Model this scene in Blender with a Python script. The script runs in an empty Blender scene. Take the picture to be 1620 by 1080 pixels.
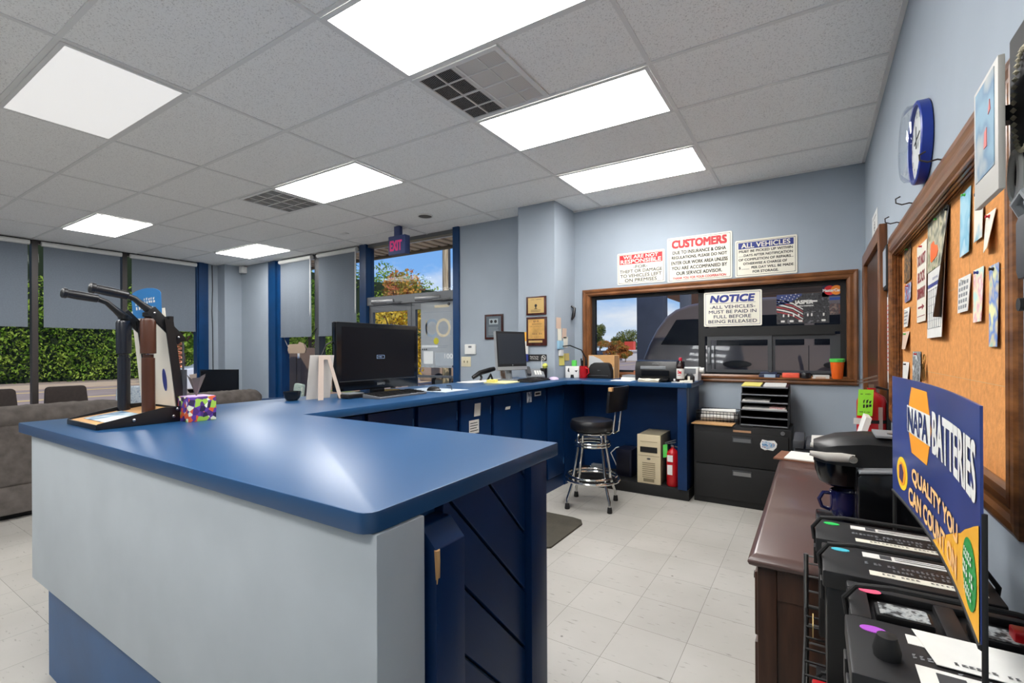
import bpy, bmesh, math, random
from mathutils import Vector, Matrix
random.seed(7)
sc = bpy.context.scene
COL = sc.collection
PI = math.pi
R = math.radians

# ------------------------------------------------------------------ camera
CAMZ = 1.356
cd = bpy.data.cameras.new('camera')
cam = bpy.data.objects.new('camera', cd)
COL.objects.link(cam)
F_PX, YH, YAW, ROLL = 754.6, 554.67, 0.5654, -0.0046
cd.sensor_fit = 'HORIZONTAL'
cd.sensor_width = 36.0
cd.lens = 36.0 * F_PX / 1620.0
cd.shift_y = (YH - 540.0) / 1620.0
cd.clip_start = 0.02
cd.clip_end = 400
cam.matrix_world = (Matrix.Translation((0, 0, CAMZ)) @ Matrix.Rotation(YAW, 4, 'Z')
                    @ Matrix.Rotation(R(90), 4, 'X') @ Matrix.Rotation(ROLL, 4, 'Z'))
sc.camera = cam

# ------------------------------------------------------------------ view + world + sun
sc.view_settings.view_transform = 'Standard'
sc.view_settings.look = 'None'
sc.view_settings.gamma = 1
sc.view_settings.use_curve_mapping = False
sc.view_settings.exposure = 0.0
LAMP = 19.5          # fixture radiance
w = bpy.data.worlds.new('sky')
sc.world = w
w.use_nodes = True
nt = w.node_tree
nt.nodes.clear()
N = nt.nodes.new
L = nt.links.new
out = N('ShaderNodeOutputWorld'); bg = N('ShaderNodeBackground'); tc = N('ShaderNodeTexCoord')
sep = N('ShaderNodeSeparateXYZ'); L(tc.outputs['Generated'], sep.inputs[0])
ramp = N('ShaderNodeValToRGB'); L(sep.outputs['Z'], ramp.inputs[0])
e = ramp.color_ramp.elements
e[0].position = 0.0; e[0].color = (0.52, 0.72, 0.95, 1)
e[1].position = 0.55; e[1].color = (0.08, 0.22, 0.68, 1)
m_ = ramp.color_ramp.elements.new(0.17); m_.color = (0.22, 0.47, 0.92, 1)
mp = N('ShaderNodeMapping'); mp.inputs['Scale'].default_value = (1, 1, 2.6)
L(tc.outputs['Generated'], mp.inputs[0])
nz = N('ShaderNodeTexNoise'); nz.inputs['Scale'].default_value = 3.1; nz.inputs['Detail'].default_value = 7
nz.inputs['Roughness'].default_value = 0.56
L(mp.outputs[0], nz.inputs['Vector'])
cr = N('ShaderNodeValToRGB'); L(nz.outputs[0], cr.inputs[0])
cr.color_ramp.elements[0].position = 0.51; cr.color_ramp.elements[1].position = 0.70
mx = N('ShaderNodeMix'); mx.data_type = 'RGBA'
L(cr.outputs[0], mx.inputs[0]); L(ramp.outputs[0], mx.inputs[6]); mx.inputs[7].default_value = (0.95, 0.97, 1.0, 1)
L(mx.outputs[2], bg.inputs[0]); bg.inputs[1].default_value = 1.0
L(bg.outputs[0], out.inputs[0])
sd = bpy.data.lights.new('sun', 'SUN'); sun = bpy.data.objects.new('sun', sd); COL.objects.link(sun)
sd.energy = 3.2; sd.angle = R(0.6); sd.color = (1.0, 0.94, 0.84)
sun.rotation_euler = (R(46), 0, R(52))      # comes from behind the building

# ------------------------------------------------------------------ materials
def srgb(r, g, b):
    f = lambda c: (c / 255 / 12.92) if c / 255 <= 0.04045 else ((c / 255 + 0.055) / 1.055) ** 2.4
    return (f(r), f(g), f(b), 1)

MATS = {}
def mat(name, rgb, rough=0.5, metal=0.0, var=None, bump=None, spec=0.5, emit=0.0, coat=0.0, stretch=None, rvar=0):
    """principled material; var=(scale, amount) darkens/lightens by noise, bump=(scale, strength)"""
    if name in MATS: return MATS[name]
    m = bpy.data.materials.new(name); m.use_nodes = True
    t = m.node_tree; b = t.nodes['Principled BSDF']
    c = srgb(*rgb)
    b.inputs['Base Color'].default_value = c
    b.inputs['Roughness'].default_value = rough
    b.inputs['Metallic'].default_value = metal
    b.inputs['Specular IOR Level'].default_value = spec
    b.inputs['Coat Weight'].default_value = coat
    if emit:
        b.inputs['Emission Color'].default_value = c
        b.inputs['Emission Strength'].default_value = emit
    def noise(scale, detail=4):
        co = t.nodes.new('ShaderNodeTexCoord'); n = t.nodes.new('ShaderNodeTexNoise')
        n.inputs['Scale'].default_value = scale; n.inputs['Detail'].default_value = detail
        if stretch:
            mm = t.nodes.new('ShaderNodeMapping'); mm.inputs['Scale'].default_value = stretch
            t.links.new(co.outputs['Object'], mm.inputs[0]); t.links.new(mm.outputs[0], n.inputs['Vector'])
        else:
            t.links.new(co.outputs['Object'], n.inputs['Vector'])
        return n
    if var:
        n = noise(var[0]); a = var[1]
        r = t.nodes.new('ShaderNodeValToRGB'); t.links.new(n.outputs[0], r.inputs[0])
        r.color_ramp.elements[0].position = 0.3; r.color_ramp.elements[1].position = 0.7
        r.color_ramp.elements[0].color = tuple(max(0, x * (1 - a)) for x in c[:3]) + (1,)
        r.color_ramp.elements[1].color = tuple(min(1, x * (1 + a)) for x in c[:3]) + (1,)
        t.links.new(r.outputs[0], b.inputs['Base Color'])
        if emit: t.links.new(r.outputs[0], b.inputs['Emission Color'])
    if rvar:
        n = noise(6, 5); mr = t.nodes.new('ShaderNodeMapRange')
        mr.inputs[1].default_value = 0.35; mr.inputs[2].default_value = 0.7
        mr.inputs[3].default_value = max(0.02, rough - rvar); mr.inputs[4].default_value = rough + rvar
        t.links.new(n.outputs[0], mr.inputs[0]); t.links.new(mr.outputs[0], b.inputs['Roughness'])
    if bump:
        n = noise(bump[0], 3); bp = t.nodes.new('ShaderNodeBump')
        bp.inputs['Strength'].default_value = bump[1]; bp.inputs['Distance'].default_value = 0.01
        t.links.new(n.outputs[0], bp.inputs['Height']); t.links.new(bp.outputs[0], b.inputs['Normal'])
    MATS[name] = m
    return m

def glass_mat(name, tint=(1, 1, 1), refl=0.08, rough=0.0):
    m = bpy.data.materials.new(name); m.use_nodes = True; t = m.node_tree; t.nodes.clear()
    o = t.nodes.new('ShaderNodeOutputMaterial'); tr = t.nodes.new('ShaderNodeBsdfTransparent')
    gl = t.nodes.new('ShaderNodeBsdfGlossy'); mi = t.nodes.new('ShaderNodeMixShader')
    lw = t.nodes.new('ShaderNodeLayerWeight'); lw.inputs[0].default_value = 0.25
    ma = t.nodes.new('ShaderNodeMath'); ma.operation = 'MULTIPLY_ADD'
    ma.inputs[1].default_value = refl * 2; ma.inputs[2].default_value = refl * 0.5
    t.links.new(lw.outputs['Fresnel'], ma.inputs[0]); t.links.new(ma.outputs[0], mi.inputs[0])
    tr.inputs[0].default_value = (*tint, 1); gl.inputs['Roughness'].default_value = rough
    t.links.new(tr.outputs[0], mi.inputs[1]); t.links.new(gl.outputs[0], mi.inputs[2]); t.links.new(mi.outputs[0], o.inputs[0])
    MATS[name] = m
    return m

def fabric_translucent(name, rgb, tl=0.3, var=(60, .06)):
    m = mat(name, rgb, 0.9, var=var, spec=0.1)
    t = m.node_tree; b = t.nodes['Principled BSDF']; o = t.nodes['Material Output']
    ts = t.nodes.new('ShaderNodeBsdfTranslucent'); ts.inputs[0].default_value = srgb(*rgb)
    mi = t.nodes.new('ShaderNodeMixShader'); mi.inputs[0].default_value = tl
    t.links.new(b.outputs[0], mi.inputs[1]); t.links.new(ts.outputs[0], mi.inputs[2]); t.links.new(mi.outputs[0], o.inputs[0])
    return m

def tile_floor():
    m = mat('vinyl_tile', (172, 170, 163), 0.42, spec=0.35)
    t = m.node_tree; b = t.nodes['Principled BSDF']; n = t.nodes.new; l = t.links.new
    co = n('ShaderNodeTexCoord'); mp = n('ShaderNodeMapping')
    mp.inputs['Location'].default_value = (0.2, 0.145, 0)
    l(co.outputs['Object'], mp.inputs[0])
    br = n('ShaderNodeTexBrick'); br.offset = 0; br.squash = 1
    for k, v in (('Scale', 1), ('Mortar Size', 0.0012), ('Mortar Smooth', 0.3), ('Brick Width', 0.3048), ('Row Height', 0.3048), ('Bias', 0)):
        br.inputs[k].default_value = v
    br.inputs['Color1'].default_value = srgb(180, 177, 171); br.inputs['Color2'].default_value = srgb(172, 169, 163)
    br.inputs['Mortar'].default_value = srgb(110, 105, 98)
    l(mp.outputs[0], br.inputs['Vector'])
    # streaky flecks of vinyl composition tile
    m2 = n('ShaderNodeMapping'); m2.inputs['Scale'].default_value = (14, 60, 1); l(co.outputs['Object'], m2.inputs[0])
    n1 = n('ShaderNodeTexNoise'); n1.inputs['Scale'].default_value = 1.0; n1.inputs['Detail'].default_value = 3; l(m2.outputs[0], n1.inputs['Vector'])
    r1 = n('ShaderNodeValToRGB'); r1.color_ramp.elements[0].position = 0.27; r1.color_ramp.elements[1].position = 0.36
    r1.color_ramp.elements[0].color = (0.62, 0.61, 0.59, 1); r1.color_ramp.elements[1].color = (1, 1, 1, 1); l(n1.outputs[0], r1.inputs[0])
    n2 = n('ShaderNodeTexNoise'); n2.inputs['Scale'].default_value = 1.3; n2.inputs['Detail'].default_value = 5; l(co.outputs['Object'], n2.inputs['Vector'])
    r2 = n('ShaderNodeValToRGB'); r2.color_ramp.elements[0].position = 0.3; r2.color_ramp.elements[1].position = 0.65
    r2.color_ramp.elements[0].color = (0.8, 0.79, 0.77, 1); r2.color_ramp.elements[1].color = (1, 1, 1, 1); l(n2.outputs[0], r2.inputs[0])
    # dark scuff spots
    n3 = n('ShaderNodeTexVoronoi'); n3.inputs['Scale'].default_value = 7; l(co.outputs['Object'], n3.inputs['Vector'])
    r3 = n('ShaderNodeValToRGB'); r3.color_ramp.elements[0].position = 0.03; r3.color_ramp.elements[1].position = 0.06
    r3.color_ramp.elements[0].color = (0.35, 0.34, 0.33, 1); r3.color_ramp.elements[1].color = (1, 1, 1, 1); l(n3.outputs['Distance'], r3.inputs[0])
    c = br.outputs['Color']
    for r_ in (r1, r2, r3):
        x = n('ShaderNodeMix'); x.data_type = 'RGBA'; x.blend_type = 'MULTIPLY'; x.inputs[0].default_value = 1
        l(c, x.inputs[6]); l(r_.outputs[0], x.inputs[7]); c = x.outputs[2]
    l(c, b.inputs['Base Color'])
    return m

def ceiling_tile():
    m = mat('ceiling_tile', (205, 205, 203), 0.95, spec=0.1)
    t = m.node_tree; b = t.nodes['Principled BSDF']; n = t.nodes.new; l = t.links.new
    co = n('ShaderNodeTexCoord')
    n1 = n('ShaderNodeTexNoise'); n1.inputs['Scale'].default_value = 150; n1.inputs['Detail'].default_value = 2; l(co.outputs['Object'], n1.inputs['Vector'])
    r1 = n('ShaderNodeValToRGB'); r1.color_ramp.elements[0].position = 0.33; r1.color_ramp.elements[1].position = 0.43
    r1.color_ramp.elements[0].color = srgb(212, 211, 209); r1.color_ramp.elements[1].color = srgb(246, 246, 244); l(n1.outputs[0], r1.inputs[0])
    l(r1.outputs[0], b.inputs['Base Color'])
    bp = n('ShaderNodeBump'); bp.inputs['Strength'].default_value = 0.5; bp.inputs['Distance'].default_value = 0.004
    l(n1.outputs[0], bp.inputs['Height']); l(bp.outputs[0], b.inputs['Normal'])
    return m

def wood(name, dark, light, rough=0.35, stretch=(3, 40, 40), scale=1.0):
    m = mat(name, light, rough, spec=0.4)
    t = m.node_tree; b = t.nodes['Principled BSDF']; n = t.nodes.new; l = t.links.new
    co = n('ShaderNodeTexCoord'); mp = n('ShaderNodeMapping'); mp.inputs['Scale'].default_value = stretch
    l(co.outputs['Object'], mp.inputs[0])
    z = n('ShaderNodeTexNoise'); z.inputs['Scale'].default_value = scale; z.inputs['Detail'].default_value = 6; l(mp.outputs[0], z.inputs['Vector'])
    r = n('ShaderNodeValToRGB'); r.color_ramp.elements[0].position = 0.32; r.color_ramp.elements[1].position = 0.7
    r.color_ramp.elements[0].color = srgb(*dark); r.color_ramp.elements[1].color = srgb(*light)
    l(z.outputs[0], r.inputs[0]); l(r.outputs[0], b.inputs['Base Color'])
    return m

def blotch(name, colours, scale=12, rough=0.6, detail=2):
    """paper or print with irregular patches of several colours"""
    m = mat(name, colours[0], rough)
    t = m.node_tree; b = t.nodes['Principled BSDF']; n = t.nodes.new; l = t.links.new
    co = n('ShaderNodeTexCoord'); z = n('ShaderNodeTexNoise'); z.inputs['Scale'].default_value = scale; z.inputs['Detail'].default_value = detail
    l(co.outputs['Object'], z.inputs['Vector'])
    r = n('ShaderNodeValToRGB'); l(z.outputs[0], r.inputs[0])
    k = len(colours); es = r.color_ramp.elements
    for i, c in enumerate(colours):
        p = 0.36 + 0.3 * i / max(1, k - 1)
        if i < 2: es[i].position = p; es[i].color = srgb(*c)
        else:
            q = es.new(p); q.color = srgb(*c)
    l(r.outputs[0], b.inputs['Base Color'])
    return m

M = dict(
    ceil=ceiling_tile(), floor=tile_floor(),
    grid=mat('grid_metal', (226, 226, 224), 0.5),
    wall=mat('wall_paint', (157, 167, 177), 0.75, var=(2.5, .035), spec=0.25),
    bluejamb=mat('blue_gloss_paint', (8, 54, 98), 0.3, var=(5, .12)),
    top=mat('counter_top_paint', (26, 70, 112), 0.31, spec=0.58),
    navy=mat('navy_paint', (7, 42, 84), 0.36, var=(6, .10), spec=.3),
    navy_lit=mat('navy_paint_lit', (34, 80, 126), 0.45, var=(5, .14)),  # navy paint lightened; window light on the base is put into the colour
    pale=mat('pale_panel_paint', (177, 184, 189), 0.7, var=(4, .05), spec=0.25),
    black=mat('black_plastic', (10, 10, 12), 0.38), blackm=mat('matte_black', (11, 11, 12), 0.65),
    blackg=mat('black_gloss', (9, 10, 13), 0.16), screen=mat('dark_screen', (13, 15, 20), 0.22),
    chrome=mat('chrome', (214, 214, 212), 0.13, metal=1.0), steel=mat('steel', (150, 150, 150), 0.32, metal=1.0),
    alu=mat('mill_aluminium', (120, 122, 124), 0.4, metal=0.8), bronze=mat('dark_bronze', (52, 46, 44), 0.45),
    white=mat('white_plastic', (226, 226, 222), 0.45), paper=mat('paper', (214, 213, 208), 0.8, var=(30, .03)),
    cream=mat('cream_sign', (228, 224, 208), 0.5), red=mat('red_print', (190, 28, 38), 0.5),
    blue=mat('blue_print', (38, 52, 128), 0.5), ink=mat('black_ink', (22, 22, 24), 0.6),
    grey=mat('grey_plastic', (120, 124, 128), 0.5), dgrey=mat('dark_grey', (58, 60, 64), 0.5),
    wood=wood('oak_trim', (96, 58, 31), (134, 86, 50), 0.28, (7, 30, 7)),
    woodv=wood('oak_trim_upright', (82, 46, 22), (136, 84, 46), 0.3, (40, 40, 3)),
    woody=wood('oak_trim_along', (82, 48, 24), (140, 92, 52), 0.28, (40, 3, 40)),
    dwood=wood('walnut', (48, 29, 20), (76, 48, 34), 0.4, (40, 40, 4)),
    dtop=mat('brown_laminate', (80, 58, 53), 0.30, coat=.2),
    cork=mat('cork', (210, 146, 88), 0.9, var=(45, .13), spec=0.1, bump=(120, .2)),
    yellow=mat('yellow_paper', (226, 212, 110), 0.8), pink=mat('pinkish_paper', (206, 180, 160), 0.8),
    orange=mat('orange_plastic', (240, 104, 24), 0.4), green=mat('green_plastic', (88, 200, 84), 0.4),
    redp=mat('red_paint', (178, 18, 26), 0.28), manila=mat('cardboard', (192, 148, 98), 0.8, var=(20, .06)),
    vinyl=mat('black_vinyl', (20, 20, 23), 0.33, bump=(120, .1)),
    velvet=mat('brown_grey_velour', (92, 86, 82), 0.9, var=(14, .22), spec=0.15, bump=(16, .35)),
    dfab=mat('dark_brown_fabric', (44, 36, 33), 0.9, var=(30, .2)),
    beige=mat('aged_computer_plastic', (206, 192, 160), 0.55),
    mat_=mat('rubber_mat', (62, 58, 48), 0.75, var=(10, .2), bump=(60, .3)),
)
M['glass'] = glass_mat('window_glass', (0.97, 0.98, 0.98), 0.008)
M['glass2'] = glass_mat('dusty_glass', (0.93, 0.94, 0.95), 0.02, 0.02)
M['clear'] = glass_mat('clear_acrylic', (0.93, 0.95, 0.97), 0.12)
M['blind'] = fabric_translucent('roller_blind_fabric', (122, 130, 139), 0.22)
M['lamp'] = None
# ------------------------------------------------------------------ mesh tools
WLOC = {}
class MB:
    def __init__(s): s.v = []; s.f = []
    def quad(s, *p):
        n = len(s.v); s.v += [tuple(x) for x in p]; s.f.append(tuple(range(n, n + len(p)))); return s
    def box(s, x0, y0, z0, x1, y1, z1):
        if x0 > x1: x0, x1 = x1, x0
        if y0 > y1: y0, y1 = y1, y0
        if z0 > z1: z0, z1 = z1, z0
        n = len(s.v)
        s.v += [(x0, y0, z0), (x1, y0, z0), (x1, y1, z0), (x0, y1, z0), (x0, y0, z1), (x1, y0, z1), (x1, y1, z1), (x0, y1, z1)]
        s.f += [tuple(n + i for i in q) for q in ((0, 3, 2, 1), (4, 5, 6, 7), (0, 1, 5, 4), (1, 2, 6, 5), (2, 3, 7, 6), (3, 0, 4, 7))]
        return s
    def obox(s, c, a, b, h, sa, sb, sh):
        """box centred at c with half sizes sa, sb, sh along vectors a, b, h"""
        c, a, b, h = Vector(c), Vector(a).normalized() * sa, Vector(b).normalized() * sb, Vector(h).normalized() * sh
        n = len(s.v)
        for w in (-1, 1):
            for u, v in ((-1, -1), (1, -1), (1, 1), (-1, 1)):
                s.v.append(tuple(c + a * u + b * v + h * w))
        s.f += [tuple(n + i for i in q) for q in ((0, 3, 2, 1), (4, 5, 6, 7), (0, 1, 5, 4), (1, 2, 6, 5), (2, 3, 7, 6), (3, 0, 4, 7))]
        return s
    def prism(s, poly, d, fn):
        """extrude 2-d polygon (u,v) from w=d[0] to d[1]; fn(u,v,w)->xyz"""
        n = len(s.v); k = len(poly)
        for w in d: s.v += [tuple(fn(u, v, w)) for u, v in poly]
        s.f.append(tuple(range(n + k - 1, n - 1, -1))); s.f.append(tuple(range(n + k, n + 2 * k)))
        for i in range(k):
            j = (i + 1) % k; s.f.append((n + i, n + j, n + k + j, n + k + i))
        return s
    def zprism(s, poly, z0, z1): return s.prism(poly, (z0, z1), lambda u, v, w: (u, v, w))
    def xprism(s, poly, x0, x1): return s.prism(poly, (x0, x1), lambda u, v, w: (w, u, v))   # poly in (y,z)
    def yprism(s, poly, y0, y1): return s.prism(poly, (y1, y0), lambda u, v, w: (u, w, v))   # poly in (x,z)
    def rings(s, rs, closed=False, cap=True):
        """loft through a list of rings of equal length"""
        n = len(s.v); k = len(rs[0])
        for r in rs: s.v += [tuple(p) for p in r]
        m = len(rs)
        for i in range(m if closed else m - 1):
            a, b = n + i * k, n + ((i + 1) % m) * k
            for j in range(k):
                q = (j + 1) % k; s.f.append((a + j, a + q, b + q, b + j))
        if cap and not closed:
            s.f.append(tuple(range(n + k - 1, n - 1, -1))); s.f.append(tuple(range(n + (m - 1) * k, n + m * k)))
        return s
    def tube(s, pts, r, n=10, closed=False):
        pts = [Vector(p) for p in pts]; m = len(pts)
        rad = r if isinstance(r, (list, tuple)) else [r] * m
        rs = []; up = None
        for i, p in enumerate(pts):
            if closed: t = pts[(i + 1) % m] - pts[i - 1]
            else: t = pts[min(i + 1, m - 1)] - pts[max(i - 1, 0)]
            t.normalize()
            if up is None:
                up = Vector((0, 0, 1)) if abs(t.z) < 0.9 else Vector((1, 0, 0))
            u = (up - t * up.dot(t)).normalized(); v = t.cross(u); up = u
            rs.append([p + (u * math.cos(a) + v * math.sin(a)) * rad[i] for a in (2 * PI * k / n for k in range(n))])
        return s.rings(rs, closed)
    def cyl(s, a, b, r0, r1=None, n=20):
        return s.tube([a, b], [r0, r0 if r1 is None else r1], n)
    def lathe(s, prof, c, n=28, axis='z', cap=True):
        """prof [(radius, height)] turned around axis through c"""
        rs = []
        for r, h in prof:
            ring = []
            for k in range(n):
                a = 2 * PI * k / n; x, y = r * math.cos(a), r * math.sin(a)
                if axis == 'z': ring.append((c[0] + x, c[1] + y, c[2] + h))
                elif axis == 'x': ring.append((c[0] + h, c[1] + x, c[2] + y))
                else: ring.append((c[0] - x, c[1] + h, c[2] + y))
            rs.append(ring)
        return s.rings(rs, False, cap)
    def torus(s, c, r, t, n=32, k=8, axis='z'):
        pts = []
        for i in range(n):
            a = 2 * PI * i / n; x, y = r * math.cos(a), r * math.sin(a)
            pts.append({'z': (c[0] + x, c[1] + y, c[2]), 'x': (c[0], c[1] + x, c[2] + y), 'y': (c[0] + x, c[1], c[2] + y)}[axis])
        return s.tube(pts, t, k, True)
    def add(s, o):
        n = len(s.v); s.v += o.v; s.f += [tuple(i + n for i in f) for f in o.f]; return s
    def xform(s, mtx):
        s.v = [tuple(mtx @ Vector(p)) for p in s.v]; return s
    def build(s, name, m, parent=None, world=True, smooth=False, bevel=0, seg=2, sub=0):
        me = bpy.data.meshes.new(name)
        vs = s.v
        loc = WLOC.get(parent.name) if parent is not None else None
        if world and loc is not None:
            inv = loc.inverted(); vs = [tuple(inv @ Vector(p)) for p in vs]
        me.from_pydata(vs, [], s.f); me.update()
        bm = bmesh.new(); bm.from_mesh(me)
        bmesh.ops.recalc_face_normals(bm, faces=bm.faces)
        if bevel:
            ed = [e for e in bm.edges if len(e.link_faces) == 2 and e.calc_face_angle(0) > 0.6]
            if ed: bmesh.ops.bevel(bm, geom=ed, offset=bevel, segments=seg, affect='EDGES', profile=0.6, clamp_overlap=True)
        if smooth or bevel:
            for f in bm.faces: f.smooth = True
            for e in bm.edges:
                if len(e.link_faces) == 2 and e.calc_face_angle(0) > 0.7: e.smooth = False
        bm.to_mesh(me); bm.free()
        me.materials.append(M[m] if isinstance(m, str) else m)
        o = bpy.data.objects.new(name, me); COL.objects.link(o)
        if sub:
            md = o.modifiers.new('sub', 'SUBSURF'); md.levels = sub; md.render_levels = sub
        if parent is not None:
            o.parent = parent
            if loc is not None: WLOC[o.name] = loc
        return o

def tag(o, label=None, cat=None, group=None, kind=None):
    if label: o['label'] = label
    if cat: o['category'] = cat
    if group: o['group'] = group
    if kind: o['kind'] = kind
    return o
def thing(name, label, cat, loc=(0, 0, 0), rz=0, group=None):
    o = bpy.data.objects.new(name, None); COL.objects.link(o); o.empty_display_size = 0.05
    o.location = loc; o.rotation_euler = (0, 0, rz)
    WLOC[o.name] = Matrix.Translation(loc) @ Matrix.Rotation(rz, 4, 'Z')
    return tag(o, label, cat, group)
def struct(o): o['kind'] = 'structure'; return o
def dup(root, loc, rz=None, label=None, group=None):
    r = root.copy(); COL.objects.link(r); r.location = loc
    if rz is not None: r.rotation_euler = (0, 0, rz)
    tag(r, label, None, group)
    for ch in list(root.children):
        c = ch.copy(); COL.objects.link(c); c.parent = r
        for g in list(ch.children):
            d = g.copy(); COL.objects.link(d); d.parent = c
    return r
def dup_mesh(o, loc, label, rz=0):
    c = o.copy(); COL.objects.link(c); c.location = loc; c.rotation_euler = (0, 0, rz); c['label'] = label
    return c

_txt = {}
def text_shape(body, bold):
    k = (body, 0)
    if k in _txt: return _txt[k]
    cu = bpy.data.curves.new('t', 'FONT'); cu.body = body; cu.size = 1; cu.align_x = 'CENTER'; cu.resolution_u = 3
    ob = bpy.data.objects.new('t', cu); COL.objects.link(ob)
    dg = bpy.context.evaluated_depsgraph_get(); me = bpy.data.meshes.new_from_object(ob.evaluated_get(dg))
    vs = [tuple(v.co) for v in me.vertices]; fs = [tuple(p.vertices) for p in me.polygons]
    bpy.data.objects.remove(ob); bpy.data.curves.remove(cu); bpy.data.meshes.remove(me)
    x0 = min(v[0] for v in vs); x1 = max(v[0] for v in vs); y0 = min(v[1] for v in vs); y1 = max(v[1] for v in vs)
    r = ([((v[0] - x0) / (x1 - x0) - .5, (v[1] - y0) / (y1 - y0) - .5) for v in vs], fs)
    _txt[k] = r
    return r

class Sheet:
    """a flat frame: origin o, unit vectors u (right), v (up), n (towards the viewer)"""
    def __init__(s, o, u, v, bend=None):
        s.o, s.u, s.v = Vector(o), Vector(u).normalized(), Vector(v).normalized(); s.n = s.u.cross(s.v); s.bend = bend
    def p(s, x, y, d=0):
        b = s.bend(x, y) if s.bend else 0
        return s.o + s.u * x + s.v * y + s.n * (d + b)
    def slab(s, mb, x0, y0, x1, y1, d0=0, d1=0.003, nx=1, rad=0):
        if nx == 1 and not rad:
            return mb.prism([(x0, y0), (x1, y0), (x1, y1), (x0, y1)], (d0, d1), lambda a, b, c: s.p(a, b, c))
        if rad:
            pl = []
            for cx, cy, a0 in ((x1 - rad, y0 + rad, -90), (x1 - rad, y1 - rad, 0), (x0 + rad, y1 - rad, 90), (x0 + rad, y0 + rad, 180)):
                for k in range(5):
                    a = R(a0 + 22.5 * k); pl.append((cx + rad * math.cos(a), cy + rad * math.sin(a)))
            return mb.prism(pl, (d0, d1), lambda a, b, c: s.p(a, b, c))
        rs = []
        for i in range(nx + 1):
            x = x0 + (x1 - x0) * i / nx
            rs.append([s.p(x, y0, d0), s.p(x, y1, d0), s.p(x, y1, d1), s.p(x, y0, d1)])
        return mb.rings(rs)
    def poly(s, mb, pts, d0, d1): return mb.prism(pts, (d0, d1), lambda a, b, c: s.p(a, b, c))
    def disc(s, mb, cx, cy, rx, ry=None, d0=0, d1=0.001, n=24):
        ry = ry or rx
        return s.poly(mb, [(cx + rx * math.cos(2 * PI * k / n), cy + ry * math.sin(2 * PI * k / n)) for k in range(n)], d0, d1)
    def ring(s, mb, cx, cy, r, t, d, n=24):
        for k in range(n):
            a, b = 2 * PI * k / n, 2 * PI * (k + 1) / n
            mb.quad(*[s.p(cx + q * math.cos(z), cy + q * math.sin(z), d) for q, z in ((r - t, a), (r, a), (r, b), (r - t, b))])
        return mb
    def frame(s, mb, x0, y0, x1, y1, t, d0, d1):
        s.slab(mb, x0, y0, x1, y0 + t, d0, d1); s.slab(mb, x0, y1 - t, x1, y1, d0, d1)
        s.slab(mb, x0, y0 + t, x0 + t, y1 - t, d0, d1); s.slab(mb, x1 - t, y0 + t, x1, y1 - t, d0, d1); return mb
    def text(s, mb, body, cx, cy, w, h, d=0.002, bold=0.012, shear=0):
        vs, fs = text_shape(body, bold); n = len(mb.v)
        b = bold * h * 1.5
        for q, (ox, oy) in enumerate(((0, 0), (b, b), (-b, -b), (b, -b), (-b, b)) if b > 0 else ((0, 0),)):      # thicken the strokes
            n = len(mb.v)
            mb.v += [tuple(s.p(cx + x * w + shear * y * h + ox, cy + y * h + oy, d + q * 2e-5)) for x, y in vs]
            mb.f += [tuple(n + i for i in f) for f in fs]
        return mb
    def lines(s, mb, x0, x1, y0, y1, k, t, d, ragged=0.3):
        """rows of small unreadable print"""
        for i in range(k):
            y = y1 - (y1 - y0) * (i + .5) / k; xe = x1 - (x1 - x0) * ragged * random.random()
            mb.quad(s.p(x0, y - t / 2, d), s.p(xe, y - t / 2, d), s.p(xe, y + t / 2, d), s.p(x0, y + t / 2, d))
        return mb
def glyphs(s, mb, x0, x1, y, h, n, d=.002):
    # a row of small irregular marks: print too small or blurred to read
    w_ = (x1 - x0) / n
    for i in range(n):
        if random.random() < .12: continue
        a = x0 + w_ * (i + .08); b = a + w_ * random.uniform(.5, .82); k = random.uniform(.7, 1) * h / 2; c = (a + b) / 2
        mb.quad(s.p(a, y - k, d), s.p(b, y - k * random.uniform(.6, 1), d), s.p(b, y - k * .2, d), s.p(a, y - k * .2, d))
        mb.quad(s.p(a, y + k * .1, d), s.p(c, y + k * .1, d), s.p(b, y + k, d), s.p(a, y + k * random.uniform(.7, 1), d))
    return mb
Sheet.glyphs = glyphs
def back_sheet(x, y, z): return Sheet((x, y, z), (1, 0, 0), (0, 0, 1))       # faces the room (-y)
def right_sheet(y, x, z): return Sheet((x, y, z), (0, -1, 0), (0, 0, 1))     # on the right wall, faces -x; u runs towards the camera
# ------------------------------------------------------------------ room shell
CH = 2.943
XL, XR, YB, YF = -9.28, 0.365, 5.0, -3.2
struct(MB().box(XL - .2, YF - .2, -0.12, XR + .2, YB + .15, 0.0).build('floor', 'floor'))
struct(MB().box(XL - .2, YF - .2, CH, XR + .2, YB + .15, CH + .12).build('ceiling', 'ceil'))
g = MB()      # suspended grid: runners every 1.22 m, cross tees every 0.61 m
GX0, GY0 = -0.765, 2.635
k = -8
for k in range(-7, 1):
    x = GX0 + 1.22 * k
    g.box(x - .012, YF, CH - .006, x + .012, YB, CH)
for i in range(-10, 4):
    y = GY0 + .61 * i
    g.box(XL, y - .012, CH - .0055, XR, y + .012, CH)
struct(g.build('trim_1', 'grid'))
a = MB()
a.box(XR - .022, YF, CH - .012, XR, YB, CH); a.box(-2.32, YB - .022, CH - .012, XR, YB, CH)
struct(a.build('trim_2', 'grid'))
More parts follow.
